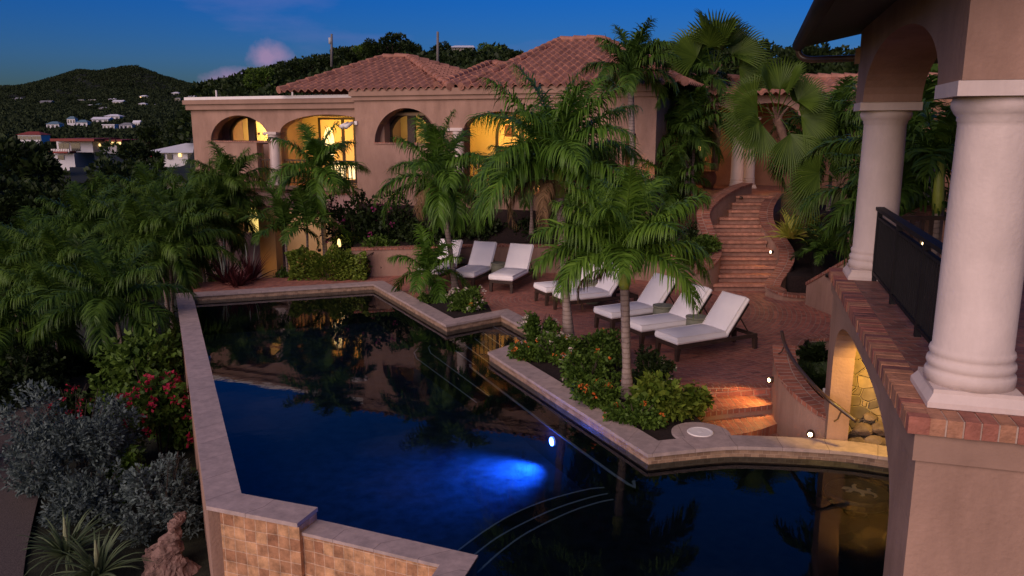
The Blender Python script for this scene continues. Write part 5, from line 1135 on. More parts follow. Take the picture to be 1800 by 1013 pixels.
# ================================================================ PALMS BY THE POOL
def pm(label, bx, by, Y, tx, ty, dia, cs, frs, mat, seed, z0=None, lean=None, group='feather palms round the patio', Yt=None, **k):
    p = D(bx, by, Y); z = p[2] if z0 is None else z0; base = (float(p[0]), float(Y), float(z)); top = D(tx, ty, Yt or Y)
    return palm(label, base, tuple(map(float, top)), dia, cs, frs, mat, group, lean, seed, **k)
A_ = lambda nf, L_, leaf, nl, e1=-.45, dr=1.7, **k: dict(nf=nf, Ln=L_, leaf=leaf, nl=nl, e1=e1, droop=dr, **k)
pm('palm with yellow green crownshaft nearest the viewer in the flower bed', 1103, 700, 12.54, 1098, 505, .165, .50, A_(23, 1.68, .54, 84, e1=.22, dr=1.5, width=.030, sag=.8, wind=.3), MATS['palm_light'], 11, 0., dead=(2.9,))
pm('tall grey trunked palm with the largest crown, in the flower bed by the pool corner', 1001, 612, 15.57, 984, 345, .19, .55, A_(27, 2.3, .66, 92, e1=-.05, dr=1.85, width=.031, sag=.8, wind=.35), MATS['palm_green'], 12, 0., dead=(4.3, 5.4, 3.4))
pm('palm with a slim grey trunk behind the small flower bed, left of the middle', 802, 513, 21.05, 778, 345, .16, .45, A_(20, 2.0, .64, 84, e1=-.3, dr=1.8, width=.032, sag=.75), MATS['palm_green'], 13, 0., dead=(4.0, 5.9))
pm('palm with a brown trunk and open crown in front of the left wing arch', 574, 462, 24.4, 563, 333, .17, .55, A_(16, 1.8, .60, 76, e1=-.3, dr=1.8, width=.033, sag=.65), MATS['palm_green'], 14, -.2)
pm('young yellow stemmed palm low beside the leftmost lounger', 762, 520, 20.6, 757, 500, .085, .28, A_(11, 1.4, .48, 48, e1=.1, dr=1.5, width=.036, sag=.6), MATS['palm_green'], 15, 0., cat='small palm')
pm('feather palm rising against the sky at the right end of the big tiled roof', 1116, 330, 23.2, 1109, 160, .19, .45, A_(17, 1.7, .55, 76, e0=1.48, e1=.2, dr=1.6, width=.033, sag=.65), MATS['palm_deep'], 16, 1.6)
for lb, bx, tx, ty, Y, sd in (('small multi leaved palm left of the green hedge, by the orange wall', 505, 502, 415, 23.6, 17), ('small dark palm right beside it, nearer the brown palm trunk', 540, 540, 408, 23.8, 18)):
    pm(lb.replace('right beside it, nearer', 'close by the orange wall, beside'), bx, 480, Y, tx, ty, .08, .2, A_(9, 1.45, .42, 40, e1=.15, dr=1.3, width=.04), MATS['palm_deep'], sd, -.6, cat='small palm')
# fan palms
def fanpalm(label, base, top, leaves, rad, pet, seed, dia=.24, mat='fan_green'):
    MATS.get('fan_trunk') or M('fan_trunk', (.17, .10, .07), .9, .35, 9, .7, 40, stain=.3)
    t = thing('fan_palm', label, 'fan palm', tuple(map(float, base)), 0, 'fan palms at the top of the stair', local=True)
    v = np.array(top) - np.array(base); b = MB(); n = 26; b.tube([tuple(v * k / n + np.array([.10 * math.sin(math.pi * k / n), 0, 0])) for k in range(n + 1)], [dia / 2 * (1.15 - .2 * k / n) * (1 + (.05 if k % 2 else -.04)) for k in range(n + 1)], 10); b.build('trunk', MATS['fan_trunk'], t, True)
    vv, qq = fan_crown(seed, leaves, rad, pet); o = raw('crown', vv, qq, MATS[mat], t); o.location = tuple(v)
    b = MB(); g = random.Random(seed)
    for k in range(9): a = g.uniform(0, 6.28); b.tube([tuple(v - np.array([0, 0, .25])), tuple(v + np.array([.13 * math.cos(a), .13 * math.sin(a), .05])), tuple(v + np.array([.30 * math.cos(a), .30 * math.sin(a), .25]))], [.04, .03, .015], 5)
    b.build('leaf_base', MATS['fan_trunk'], t); return t
fl_ = lambda *a: [(R(z), R(e), d, R(r)) for z, e, d, r in a]
fanpalm('tall fan palm against the sky with upright pleated leaves', D(1256, 300, 27.5), D(1253, 128, 27.5), fl_((225, 64, .25, 40), (268, 82, .2, 5), (315, 66, .25, -40), (350, 50, .4, -70), (190, 45, .5, 70), (280, 60, .3, 0), (0, 20, .8, -80), (180, 15, .9, 80)), 1.45, .80, 41)
fanpalm('leaning brown trunked fan palm with drooping leaves by the stair', D(1412, 414, 22.4), D(1366, 205, 22.4), fl_((272, 84, .15, 4), (210, 62, .3, 55), (338, 42, .3, -65), (320, 68, .2, -40), (200, 22, .8, 75), (215, -8, 1.1, 70), (185, 4, .9, 80), (345, 12, .9, -70), (300, -25, 1.5, -30), (355, 26, .7, -80), (180, 38, .6, 80), (20, 50, .5, -70)), 1.0, .70, 42)
fanpalm('low fan palm with wide leaves between the stair and the far white column', D(1480, 385, 21.), D(1476, 318, 21.), fl_((250, 62, .5, 15), (190, 30, .9, 75), (345, 25, .9, -70), (215, 55, .6, 45), (310, 30, 1.0, -30), (330, 60, .5, -50), (180, 5, 1.2, 80)), 1.0, .75, 43, .16)
pm('feather palm with a bright green crownshaft between the two white columns', 1648, 400, 13.2, 1647, 372, .15, .9, A_(10, 1.5, .5, 42, e0=1.3, e1=.1, dr=1.3, width=.04), MATS['palm_deep'], 19, 1.7, group=None)
# dark feather palms filling the court by the gallery
cA = crown(51, 17, 1.9, .58, 52, 1.4, -.3, 1.7, .040, sag=.65); cB = crown(52, 18, 1.7, .52, 50, 1.4, -.2, 1.7, .038, sag=.65)
COURT = [('bushy dark palm beside the villa corner, left of the entrance', 1196, 232, 25.4, 2.0, cA), ('dark palm before the gallery roof, left of the leaning fan palm', 1222, 205, 26., 2.0, cB), ('low feathery palm left of the left stair wall', 1178, 322, 24.2, 1.4, cB), ('palm under the tall fan palm, its leaves over the roof ridge', 1228, 130, 28., 2.2, cA),
         ('dark feathery palm just left of the far white column', 1468, 215, 23.6, 1.9, cA), ('lower feathery palm behind the far white column', 1425, 262, 23.4, 1.9, cB), ('dark palm in the shade right of the far white column', 1592, 260, 14.8, 1.2, cA), ('small dark palm left of the bright green crownshaft', 1570, 345, 14., 1.2, cB),
         ('palm behind the big crown, in front of the lit loggia', 935, 300, 24.2, 1.2, cB), ('low palm under the big crown, before the hedge', 1040, 330, 23.4, 1.0, cA)]
for lb, x, y, Y, zb, cd in COURT:
    p = D(x, y, Y); palm(lb, (float(p[0]), Y, zb), (float(p[0]), Y, max(zb + .25, float(p[2]) - .25)), .11, .15, None, MATS['palm_deep'], 'dark palms in the planted court', crown_data=cd)
# ================================================================ LEFT GARDEN
cL = [crown(60 + k, 20, 2.0, .60, 74, 1.48, -.1, 1.75, .031, sag=.7, wind=.2) for k in range(3)]
LEFT = [('feather palm nearest the far corner of the villa, top of the thicket', 396, 322, 27.5), ('palm at the top of the thicket below the white hip roofed house', 278, 352, 29.), ('palm between the two topmost of the thicket', 352, 356, 28.), ('palm one row below the top, at the left edge of the thicket crown', 215, 378, 26.5),
        ('palm in the middle of the thicket, a row below the top', 288, 396, 25.), ('palm over the bare trunks at the right of the thicket', 356, 398, 25.4), ('palm with its tips over the lower lit window', 384, 372, 27.), ('palm on the left shoulder of the thicket', 165, 398, 24.5), ('palm with yellowing leaves in the heart of the thicket', 240, 418, 22.6),
        ('palm leaning over the red cordylines', 312, 436, 22.2), ('palm at the far left, highest of that side', 62, 440, 25.), ('palm left of the middle, on the dark slope', 122, 470, 21.6), ('palm cut by the left edge of the view, upper one', 14, 474, 22.), ('big low palm beside the near end of the pool far corner', 212, 528, 18.2), ('palm low on the left, above the gravel path', 88, 545, 19.8), ('palm cut by the left edge of the view, lower one', 8, 585, 17.6)]
for k, (lb, x, y, Y) in enumerate(LEFT):
    p = D(x, y, Y); zb = float(ground_z(p[0], Y)); zt = max(zb + .35, float(p[2]) - .35)
    palm(lb, (float(p[0]), Y, zb), (float(p[0]) + .15 * (-1) ** k, Y, zt), .12, .2, None, MATS['palm_olive' if k % 3 == 0 else 'palm_deep' if k % 3 == 1 else 'palm_olive'], 'feather palms of the left thicket', crown_data=cL[k % 3])
# broad trees on the slope and along the ridge
def tree_meshes(seed, n, ls, mat):
    g = np.random.default_rng(seed); P, d = cloud(g, n, (1, 1, .8), lumps=13, lsz=.42, shell=.5); v, q = leaf_quads(P, d, ls, ls * .7, g); me = raw('crown', v, q, MATS[mat]); return me
TM = []
for k, mt in enumerate(('leaf_dark', 'leaf_dark', 'leaf_mid')):
    o = tree_meshes(80 + k, 2600, .14, mt); TM.append(o.data); bpy.data.objects.remove(o)
bt = MB(); bt.tube([(0, 0, -2.2), (.02, 0, -1.2), (-.02, .02, -.2)], [.13, .10, .05], 8); 
for a in range(5): bt.tube([(0, 0, -1.1 + .12 * a), (.35 * math.cos(a * 2.4), .35 * math.sin(a * 2.4), -.3 + .1 * a), (.6 * math.cos(a * 2.4), .6 * math.sin(a * 2.4), .15)], [.06, .04, .015], 6)
_t = bt.build('trunk', MATS['bark']); TRK = _t.data; bpy.data.objects.remove(_t)
TREES = [('round dark tree at the left edge below the hillside houses', 30, 330, 48, 3.2), ('dark tree below the beige garden wall', 112, 372, 55, 2.6), ('dense dark tree right of the two storey house', 236, 300, 62, 2.5), ('small dark tree close to the white hip roofed house', 243, 322, 50, 1.7), ('dark tree left of the two storey house', 22, 296, 80, 3.4),
         ('broad dark tree behind the white hip roofed house, by the villa corner', 330, 246, 88, 2.4), ('tall dark tree behind the two storey house', 268, 252, 110, 2.6), ('low dark tree over the left thicket', 165, 372, 44, 2.1), ('dark tree on the slope between the beige wall and the thicket', 158, 348, 58, 2.3), ('low dark tree at the left edge above the palms', 20, 392, 36, 2.2), ('bushy tree left of the topmost palms', 205, 342, 42, 2.0), ('dark bushy tree on the slope above the left palms', 90, 395, 36, 2.0),
         ('wispy tree highest on the wooded ridge', 690, 84, 102, 2.0), ('thin branched tree left of the highest one on the ridge', 662, 92, 100, 1.7), ('spreading ridge tree left of the roof peak', 642, 96, 102, 1.9), ('ridge tree right of the left utility pole', 608, 108, 100, 1.7), ('ridge tree under the left utility pole', 556, 124, 98, 2.0), ('dark ridge tree with feathery top at the left end of the ridge', 462, 140, 92, 1.9), ('ridge tree between the cloud and the utility pole', 516, 132, 96, 1.8),
         ('ridge tree just left of the hilltop house', 770, 96, 108, 1.8), ('ridge tree just right of the hilltop house', 858, 98, 108, 2.0), ('low ridge tree beside the big tiled roof', 900, 112, 104, 1.8), ('ridge tree behind the first tiled roof peak', 735, 100, 104, 1.7), ('dark tree behind the gallery roof, under the palms', 1165, 106, 84, 2.6), ('dark tree behind the fan palms', 1310, 118, 80, 2.8), ('dark tree behind the leaning fan palm', 1440, 130, 70, 3.0), ('dark tree seen between the two white columns', 1610, 215, 40, 3.5), ('dark tree left of the far white column', 1500, 190, 50, 3.2)]
for k, (lb, x, y, Y, r) in enumerate(TREES):
    p = D(x, y, Y); t = thing('tree', lb, 'tree', (float(p[0]), Y, float(p[2]) - 2.0 * r), rng.uniform(0, 6), 'dark trees on the slopes', local=True); t.scale = (r, r, r)
    for nm, me in (('crown', TM[k % 3 if k % 3 < 2 or k > 11 else 0]), ('trunk', TRK)):
        o = bpy.data.objects.new(nm, me); col.objects.link(o); o.parent = t; o.location = (0, 0, 2.0)
# shrubs of the left bed
gz = lambda x, y: float(ground_z(x, y))
def at(px, py, Y): p = D(px, py, Y); return (float(p[0]), float(Y), float(p[2]))
def sh(label, px, py, Y, r, n, ln, wd, mat, seed, z=None, **k):
    p = at(px, py, Y); return shrub(k.pop('name', 'shrub'), label, k.pop('cat', 'shrub'), (p[0], p[1], p[2] if z is None else z), r, n, ln, wd, MATS[mat], seed, **k)
sh('large silver leaved bush beside the gravel path', 138, 895, 12.6, (1.0, 1.05, 1.2), 9500, .085, .036, 'leaf_silver', 101, -1.65, upright=.5, group='silver leaved bushes')
sh('smaller silver leaved bush against the pool wall, above the driftwood', 288, 925, 11.3, (.62, .7, .85), 5200, .085, .036, 'leaf_silver', 102, -1.65, upright=.5, group='silver leaved bushes')
sh('low silver leaved growth between the agaves and the large silver bush', 165, 955, 11.7, (.75, .55, .5), 3600, .085, .036, 'leaf_silver', 260, -1.68, upright=.4, group='silver leaved bushes')
sh('low dark ground shrub at the foot of the pool wall behind the driftwood', 335, 900, 12.2, (.45, .6, .4), 1500, .11, .07, 'leaf_dark', 261, -1.68)
sh('low leafy ground shrub between the two silver bushes', 225, 850, 12.6, (.5, .5, .45), 1600, .11, .07, 'leaf_mid', 262, -1.68)
sh('silver leaved sprays between the red flowers and the large silver bush', 200, 760, 13.6, (.6, .6, .85), 3200, .085, .036, 'leaf_silver', 103, -1.6, upright=.6, group='silver leaved bushes')
sh('bougainvillea with crimson flowers beside the pool wall', 285, 800, 14.2, (.75, .9, .95), 3000, .12, .085, 'leaf_mid', 104, -1.65, name='bougainvillea', cat='flowering bush', bloom=[('blossom', MATS['petal_pink'], 50, .14)])
sh('leafy green shrub spilling over the far left corner of the pool', 250, 650, 16.6, (1.15, 1.1, 1.0), 3600, .15, .10, 'leaf_mid', 105, -1.6)
sh('green shrub touching the corner of the pool coping', 292, 560, 18.8, (.6, .7, .8), 1500, .15, .10, 'leaf_mid', 106, -1.5)
sh('small bush with dull red flowers at the end of the gravel path', 122, 700, 16.2, (.5, .6, .5), 1200, .10, .08, 'leaf_dark', 107, -1.7, name='bougainvillea', cat='flowering bush', bloom=[('blossom', MATS['petal_pink'], 34, .11)])
sh('dark bush at the left edge beside the path', 18, 700, 17., (1.3, 1.2, 1.1), 2600, .14, .09, 'leaf_dark', 108, -1.9)
sh('dark bush behind the path under the left palms', 120, 640, 19., (1.6, 1.2, .9), 2600, .14, .09, 'leaf_dark', 109, -2.2)
sh('dark undergrowth below the red cordylines', 370, 500, 22., (1.5, 1., .7), 2200, .14, .09, 'leaf_dark', 110, -1.4)
for k_, (lb_, x_, y_, r_) in enumerate((('dark bush beyond the gravel path, nearest the viewer', -10.2, 12.6, 1.0), ('dark bush beyond the gravel path, behind the nearest one', -12.2, 14.6, 1.3), ('tall dark bush at the far edge of the gravel path', -13.2, 17.4, 1.5), ('dark bush on the slope left of the path bend', -11.4, 16.6, .9))): shrub('shrub', lb_, 'shrub', (x_, y_, gz(x_, y_)), (r_, r_, r_ * .8), 2400, .13, .08, MATS['leaf_dark'], 250 + k_)
def spiky(name, label, cat, p, ln, wd, n, mat, seed, e0=.3, e1=1.35, arch=.9, group=None, spike=None):
    t = thing(name, label, cat, p, 0, group, local=True); g = np.random.default_rng(seed); v, q = blades(g, n, ln, wd, e0, e1, arch); raw('leaves', v, q, MATS[mat], t)
    if spike:
        b = MB(); b.tube([(0, 0, 0), (.01, 0, spike * .6), (.015, 0, spike)], [.035, .032, .006], 8); b.build('flower_spike', M('spike_green', (.26, .28, .15), .6, .2), t)
    return t
M('spike_pale', (.33, .36, .28), .6, .2)
spiky('agave', 'arching striped agave with a pale centre, left of two at the bottom edge', 'agave', at(118, 972, 10.4), .72, .055, 70, 'agave_green', 120, .15, 1.35, 1.1, 'striped agaves', .55)
spiky('agave', 'arching striped agave nearest the driftwood, right of two', 'agave', at(172, 1008, 9.9), .76, .055, 74, 'agave_green', 121, .15, 1.35, 1.1, 'striped agaves', .5)
for k, (lb, x, y, Y, ln) in enumerate((('red leaved cordyline with a pale upright spear, left of two', 396, 492, 22.6, 1.05), ('red leaved cordyline with pale spears beside the orange wall', 440, 490, 22.8, 1.1), ('low dark red cordyline between the two taller ones', 418, 500, 22.0, .7))):
    p = at(x, y, Y); t = spiky('cordyline', lb, 'cordyline', (p[0], p[1], p[2] - .1), ln, .065, 56, 'leaf_red', 130 + k, .25, 1.5, .55, 'red cordylines')
    if k < 2: g = np.random.default_rng(140 + k); v, q = blades(g, 7, ln * 1.15, .06, 1.3, 1.55, .15); raw('spear_leaves', v, q, MATS['spike_pale'], t)
# driftwood stump
dw = thing('driftwood', 'weathered reddish driftwood stump at the foot of the pool wall', 'driftwood', at(292, 1000, 10.2))
b = MB(); c = np.array(at(290, 1005, 10.1)); g = np.random.default_rng(9)
def lump(path, rad, n=12, sd=1):
    n = 22
    P = smoothpath(path, 16); rr = np.interp(np.linspace(0, 1, len(P)), np.linspace(0, 1, len(rad)), rad); b_ = MB(); b_.tube(P, list(rr), n); g2 = np.random.default_rng(sd)
    b_.v = [tuple(np.array(v) + .03 * np.array([math.sin(31 * v[2] + 9 * v[0]), math.sin(27 * v[0] + 11 * v[2]), .6 * math.sin(23 * v[1])]) + g2.normal(0, .009, 3)) for v in b_.v]; b.add(b_.v, b_.f)
lump([c + (-.15, .0, -.35), c + (-.02, .1, .1), c + (.06, .2, .45), c + (.14, .3, .72)], [.30, .22, .11, .06], 12, 1)
lump([c + (.3, .1, -.35), c + (.12, .0, .0), c + (-.1, .0, .2)], [.3, .25, .10], 12, 2); lump([c + (-.25, .1, .1), c + (-.1, .15, .35)], [.13, .05], 8, 3)
b.build('stump', MATS['driftwood'], dw)
# hedge, dark flowering bush, bank behind the loungers
for k_, (lb_, x_, y_, Y_, r_) in enumerate((('leafy green plant at the foot of the ochre wall, beside the red cordylines', 492, 488, 23.4, .42), ('low bushy plant between the brown palm trunk and the ochre wall', 548, 462, 24.2, .38))): sh(lb_, x_, y_, Y_, (r_, r_, r_ * 1.3), 1500, .13, .06, 'leaf_mid', 240 + k_, -.55)
sh('rounded bright bush hiding the lower end of the left stair wall', 1240, 425, 22.0, (.5, .5, .45), 1800, .10, .07, 'leaf_mid', 152, .8)
t = thing('hedge', 'clipped bright green hedge at the far corner of the pool', 'hedge', at(578, 494, 23.2), local=True); g = np.random.default_rng(150)
P = g.uniform(-1, 1, (7500, 3)); P = P / np.maximum(.75, np.abs(P).max(1, keepdims=True)) ** .6; P = P * np.array([1.08, .42, .40]) * (1 + .07 * np.sin(P[:, :1] * 7)) + [0, 0, .44]; P *= 1 + .09 * np.sin(9 * P[:, :1] + 3 * P[:, 1:2]) * np.sin(7 * P[:, 2:3] + 2); P[:, 2] += .07 * np.sin(P[:, 0] * 5) + .05 * np.sin(P[:, 0] * 13)
v, q = leaf_quads(P, unit(P * [1, 1, 1] - [0, 0, .1]), .085, .055, g); raw('foliage', v, q, MATS['leaf_bright'], t); b = MB(); [stems(b, (x, 0, 0), .3, .5, 4, 5) for x in (-.7, 0, .7)]; b.build('stem', MATS['bark'], t)
sh('dark leafy bush topped with plum flowers in front of the villa', 630, 445, 24.6, (1.0, .8, 1.35), 4600, .13, .09, 'leaf_dark', 151, .15, name='bougainvillea', cat='flowering bush', bloom=[('blossom', MATS['petal_plum'], 26, .13)])
BANK = [('dark bush right of the plum flowered bush, under the second arch', 685, 425, 24.7, 1.0, 1.25), ('low green bush spilling over the left end of the back wall', 655, 455, 23.9, .7, .45), ('dark bush behind the leftmost lounger', 738, 430, 24.7, .95, .75), ('dark bush above the back wall, left of the slim palm crown', 800, 430, 25.0, .9, .8), ('dark bush above the back wall behind the drum table', 862, 428, 25.0, .95, .85), ('dark bush above the back wall, right of three loungers', 925, 428, 24.9, .95, .8), ('dark bush behind the tall grey palm trunk', 1000, 430, 24.5, .9, .8), ('dark bush behind the middle pair of loungers', 1075, 440, 24.0, .9, .75), ('green bush hanging over the back wall behind the right hand row', 1140, 455, 23.0, .85, .6), ('bright green bush on the planter wall left of the stair foot', 1225, 440, 21.9, .6, .55), ('dark bush beside the left stair wall', 1190, 400, 23.2, 1., .8)]
for k, (lb, x, y, Y, r, h) in enumerate(BANK):
    sh(lb, x, y, Y, (r, .6, h * .75), 2200, .12, .08, 'leaf_mid' if 'green' in lb else 'leaf_dark', 160 + k, .72 if k != 1 else .6, group='bushes above the back wall')
# flower beds by the pool
sh('round bush with white flowers in the small bed at the pool corner', 817, 557, 18.9, (.55, .5, .40), 2200, .085, .06, 'leaf_mid', 180, .02, name='flower_bush', cat='flowering bush', bloom=[('blossom', MATS['petal_white'], 30, .085), ('orange_blossom', MATS['petal_orange'], 5, .08)])
sh('tiny leafy plant at the left end of the small flower bed', 752, 538, 19.7, (.25, .25, .18), 420, .08, .055, 'leaf_mid', 181, .02)
sh('small reddish plant behind the white flowered bush', 775, 522, 20.2, (.22, .22, .28), 420, .09, .06, 'leaf_red', 182, .02)
BEDS = [('upright bush with white flowers at the tip of the long flower bed', 948, 612, 15.5, .42, .52, 'leaf_mid', [('blossom', MATS['petal_white'], 18, .09)]), ('leafy bush with pale flowers left of the tall palm trunk', 972, 645, 14.6, .55, .32, 'leaf_mid', [('blossom', MATS['petal_white'], 12, .09), ('orange_blossom', MATS['petal_orange'], 8, .07)]),
        ('low bush with orange specks along the pool coping, far one', 925, 632, 14.75, .32, .22, 'leaf_mid', [('orange_blossom', MATS['petal_orange'], 14, .07)]), ('bush between the two palm trunks of the long bed, by the patio', 1052, 640, 14.6, .62, .36, 'leaf_mid', [('orange_blossom', MATS['petal_orange'], 8, .08)]), ('bush in the middle of the long bed, before the yellow green palm', 1040, 690, 13.3, .62, .33, 'leaf_mid', [('blossom', MATS['petal_white'], 5, .07), ('orange_blossom', MATS['petal_orange'], 8, .08)]),
        ('orange flowered bush along the coping, left of the nearest palm foot', 1050, 730, 12.1, .46, .27, 'leaf_mid', [('orange_blossom', MATS['petal_orange'], 16, .07)]), ('dark fine leaved bush behind the nearest palm foot', 1140, 680, 13.1, .45, .40, 'leaf_dark', [('blossom', MATS['petal_white'], 4, .07)]), ('low bush with orange flowers at the near tip of the long bed', 1118, 762, 11.3, .40, .26, 'leaf_mid', [('orange_blossom', MATS['petal_orange'], 12, .075)]),
        ('rounded fresh green bush at the near end of the long bed', 1160, 745, 11.6, .50, .45, 'leaf_bright', []), ('smaller fresh green bush beside the brick steps', 1212, 735, 11.9, .30, .30, 'leaf_bright', [])]
for k, (lb, x, y, Y, r, h, mt, bl) in enumerate(BEDS):
    big = mt == 'leaf_bright'; sh(lb, x, y, Y, (r, r * .9, h), int(2600 * (.6 + r)) if not big else 1500, .075 if not big else .125, .05 if not big else .075, mt, 190 + k, .02, name='flower_bush' if bl else 'shrub', cat='flowering bush' if bl else 'shrub', bloom=bl, group='bushes of the long flower bed')
# stair side plants
spiky('variegated_plant', 'yellow green striped plant leaning over the right stair wall', 'plant', at(1390, 418, 21.3), .85, .11, 70, 'leaf_lime', 210, .1, 1.4, 1.0, 'striped yellow plants')
spiky('variegated_plant', 'smaller yellow green plant behind, at the foot of the leaning fan palm', 'plant', at(1420, 395, 22.6), .65, .09, 40, 'leaf_lime', 211, .2, 1.4, 1.0, 'striped yellow plants')
FERN = [('dark feathery fern right of the yellow striped plant', 1440, 445, 20.8, .8, 'leaf_dark'), ('green fern in the slope bed beside the far white column', 1462, 440, 19.6, 1.0, 'palm_deep'), ('fern in the dark sunken bed behind the curved wall', 1428, 640, 14.2, .5, 'leaf_dark'), ('small fern in the sunken bed close to the pier', 1440, 690, 12.6, .6, 'leaf_dark')]
for k, (lb, x, y, Y, ln, mt) in enumerate(FERN):
    p = at(x, y, Y); t = thing('fern', lb, 'fern', p, 0, 'ferns beside the stair', local=True); vv, qq = crown(220 + k, 22, ln, .20, 40, 1.3, .25, 1.2, .03, sag=.2); raw('fronds', vv, qq, MATS[mt], t)
# ================================================================ SMALL LIGHTS
def wall_light(label, px, py, Y, lit=True, e=2.5, n=(0, -1, 0), aim=None):
    p = np.array(at(px, py, Y)); n = np.array(n, float); n /= np.linalg.norm(n); t = thing('wall_light', label, 'wall light', tuple(map(float, p)), 0, 'small round wall lights')
    b = MB(); b.tube([p + n * -.02, p + n * .05], .055, 14); b.build('housing', MATS['bronze_metal'], t, True)
    b = MB(); b.tube([p + n * .051, p + n * .06], .032, 14); b.build('lens', MATS['lamp_glow'] if lit else MATS['black_metal'], t, True)
    if lit: lamp('wall_lamp', p + n * .10, e * 1.6, (1, .50, .13), .03, 'SPOT', p + n * .6 + np.array([0, 0, -.42]), 140, 1.)
wall_light('lit wall light on the curved wall beside the top garden step', 1357, 668, 12.75, True, 13, (-1, -.2, 0))
wall_light('lit wall light at the bottom of the curved wall, above the pool coping', 1425, 762, 11.2, True, 5, (-.5, -1, 0))
wall_light('lit wall light under the loggia corner, right of the stair planter', 1462, 515, 19.0, True, 5, (-.4, -1, 0))
wall_light('lit wall light half way up the right stair wall', 1357, 443, 21.9, True, 3, (-1, -.5, 0))
wall_light('unlit wall light high on the left stair wall', 1302, 348, 24.5, False, 0, (.8, -.6, 0))
wall_light('unlit wall light on the left end of the back wall', 669, 470, 23.5, False, 0, (.1, -1, 0))
wall_light('unlit wall light on the ochre terrace wall', 562, 440, 25.75, False, 0, (-.39, -.92, 0))
wall_light('unlit wall light on the sloping garden wall beside the far column', 1455, 484, 18.6, False, 0, (-.5, -.8, 0))
p = at(1784, 430, 9.); gl_ = thing('garden_lamp', 'tiny lit garden lamp in the greenery behind the near white column', 'garden lamp', at(1624, 431, 12.)); p = np.array(at(1624, 431, 12.))
b = MB(); b.tube([p - [0, 0, .35], p], .015, 6); b.build('stake', MATS['black_metal'], gl_); b = MB(); b.lathe(p, [(.02, 0), (.03, .02), (.02, .05)], 10); b.build('lens', MATS['lamp_glow'], gl_)
p = np.array(at(597, 452, 23.9)); t = thing('garden_lamp', 'small pale glowing garden lantern at the edge of the hedge', 'garden lamp', tuple(p)); b = MB(); b.lathe(p, [(.05, 0), (.045, .3), (.06, .32)], 12); b.build('post', MATS['white_trim'], t); b = MB(); b.lathe(p, [(.05, .321), (.06, .38), (.04, .52), (.01, .56)], 12); b.build('lantern', MATS['lamp_soft'], t)
lamp('lantern_lamp', p + [0, .12, .45], 1.5, (1, .6, .15), .03)
t = thing('handrail', 'short bronze handrail on the left end of the back wall', 'handrail', at(655, 440, 23.3)); P = [D(643, 452, 23.2), D(655, 445, 23.4), D(672, 434, 23.6)]; b = MB(); b.tube(P, .02, 8); b.build('rail', MATS['bronze_metal'], t, True); b = MB(); b.tube([P[2], P[2] + np.array([.03, .15, -.1])], .012, 6); b.build('bracket', MATS['bronze_metal'], t)
# rock light under the arch
t = thing('rock_light', 'white box shaped spotlight lying in the sunken bed by the pier', 'spotlight', at(1455, 689, 11.9)); p = at(1455, 689, 11.9); b = MB(); b.box(p[0] - .06, p[0] + .05, p[1] - .05, p[1] + .05, p[2] - .02, p[2] + .045); b.build('case', MATS['white_trim'], t); b = MB(); b.tube([(p[0], p[1], p[2] - .02), (p[0], p[1] + .02, p[2] - .4)], .012, 6); b.build('stake', MATS['black_metal'], t)
t = thing('wall_plaque', 'small white plaque on the lit rubble wall inside the arch', 'plaque', LG(3.1, 1.5, .9)); b = MB(); b.box(2.95, 3.2, 1.515, 1.548, .80, .98, LG); b.build('plate', MATS['white_trim'], t)
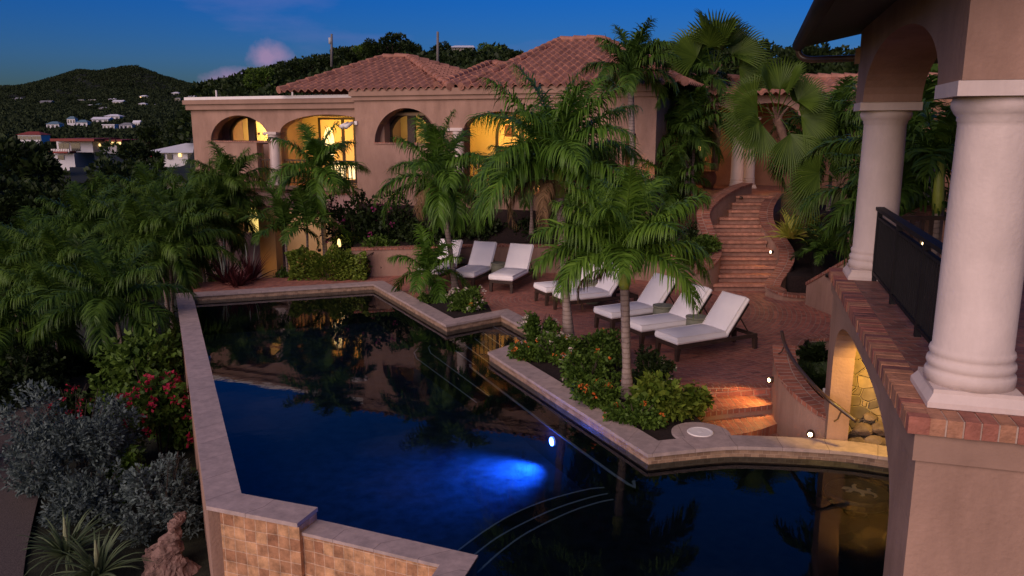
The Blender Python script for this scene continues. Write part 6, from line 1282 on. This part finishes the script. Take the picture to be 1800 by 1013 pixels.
# stair rail and court beyond the loggia
t = thing('side_stair', 'side stair with sloping brick stringer and dark railing seen between the white columns', 'staircase', at(1600, 420, 12.6))
b = MB(); p, q = D(1576, 402, 12.6), D(1662, 358, 13.6); b.ribbon([(p[0], p[1]), (q[0], q[1])], 0, .25, 1.2, [p[2] - .07, q[2] - .07]); b.build('wall', MATS['stucco'], t)
b = MB(); b.ribbon([(p[0], p[1]), (q[0], q[1])], -.03, .28, [p[2] - .068, q[2] - .068], [p[2], q[2]]); b.build('brick_cap', MATS['cap_brick'], t)
b = MB(); r0, r1 = D(1560, 384, 12.0), D(1668, 384, 12.0); b.box(r0[0], r1[0], 12., 12.06, r0[2] - .03, r0[2] + .03); b.build('rail', MATS['dark_wood'], t)
for x in (1570, 1588, 1606, 1624, 1640): b = MB(); r = D(x, 384, 12.); b.box(r[0] - .025, r[0] + .025, 12.005, 12.055, r[2] - 1., r[2] - .032); b.build('baluster', MATS['dark_wood'], t)
cw_ = thing('court_wing', 'pink stucco court building seen between the white columns', 'building', (12.5, 17, 1)); WF = Fr(8.8, 17.6, .93, -.36, .36, .93)
b = MB(); wall_open(b, WF, 0, 9, .5, 5.2, 0, .4, [(.9, 2.1, 1.6, ell(.9, 2.1, 3.6, .5)), (3.2, 4.4, 1.6, ell(3.2, 4.4, 3.6, .5))]); b.build('wall', MATS['gallery_plaster'], cw_)
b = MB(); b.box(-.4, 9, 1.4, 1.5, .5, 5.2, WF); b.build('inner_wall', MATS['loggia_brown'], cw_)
p = D(1622, 330, 14.6); column(WORLD, float(p[0]), 14.6, 1.6, 3.9, .2, cw_, 'column', .25, .27)
# armchair on the loggia
ch = thing('armchair', 'dark framed armchair with pale leaf patterned cushion behind the near white column', 'armchair', LG(1.6, 1.9, 2.4))
dkm = M('dark_wicker', (.05, .042, .045), .7, .3, 40, .4, 90)
cs_, cd_ = 1.75, 1.62
for a, c_ in ((0, 0), (.68, 0), (0, .68), (.68, .68)): b = MB(); b.box(cs_ + a, cs_ + a + .07, cd_ + c_, cd_ + c_ + .07, 2.401, 2.75, LG); b.build('leg', MATS['black_metal'], ch)
b = MB(); b.box(cs_, cs_ + .75, cd_, cd_ + .75, 2.752, 2.83, LG); b.build('frame', MATS['black_metal'], ch)
for c_ in (0, .67): b = MB(); b.box(cs_, cs_ + .75, cd_ + c_, cd_ + c_ + .08, 2.832, 3.0, LG); b.build('arm', MATS['black_metal'], ch)
b = MB(); b.box(cs_ + .62, cs_ + .74, cd_ + .085, cd_ + .665, 2.832, 3.3, LG); b.build('backrest', dkm, ch)
b = MB(); b.box(cs_ + .02, cs_ + .60, cd_ + .09, cd_ + .66, 2.832, 2.97, LG); b.build('seat_cushion', M('print_fabric', (.62, .55, .60), .9, .1, 9, c2=(.10, .10, .12)), ch)
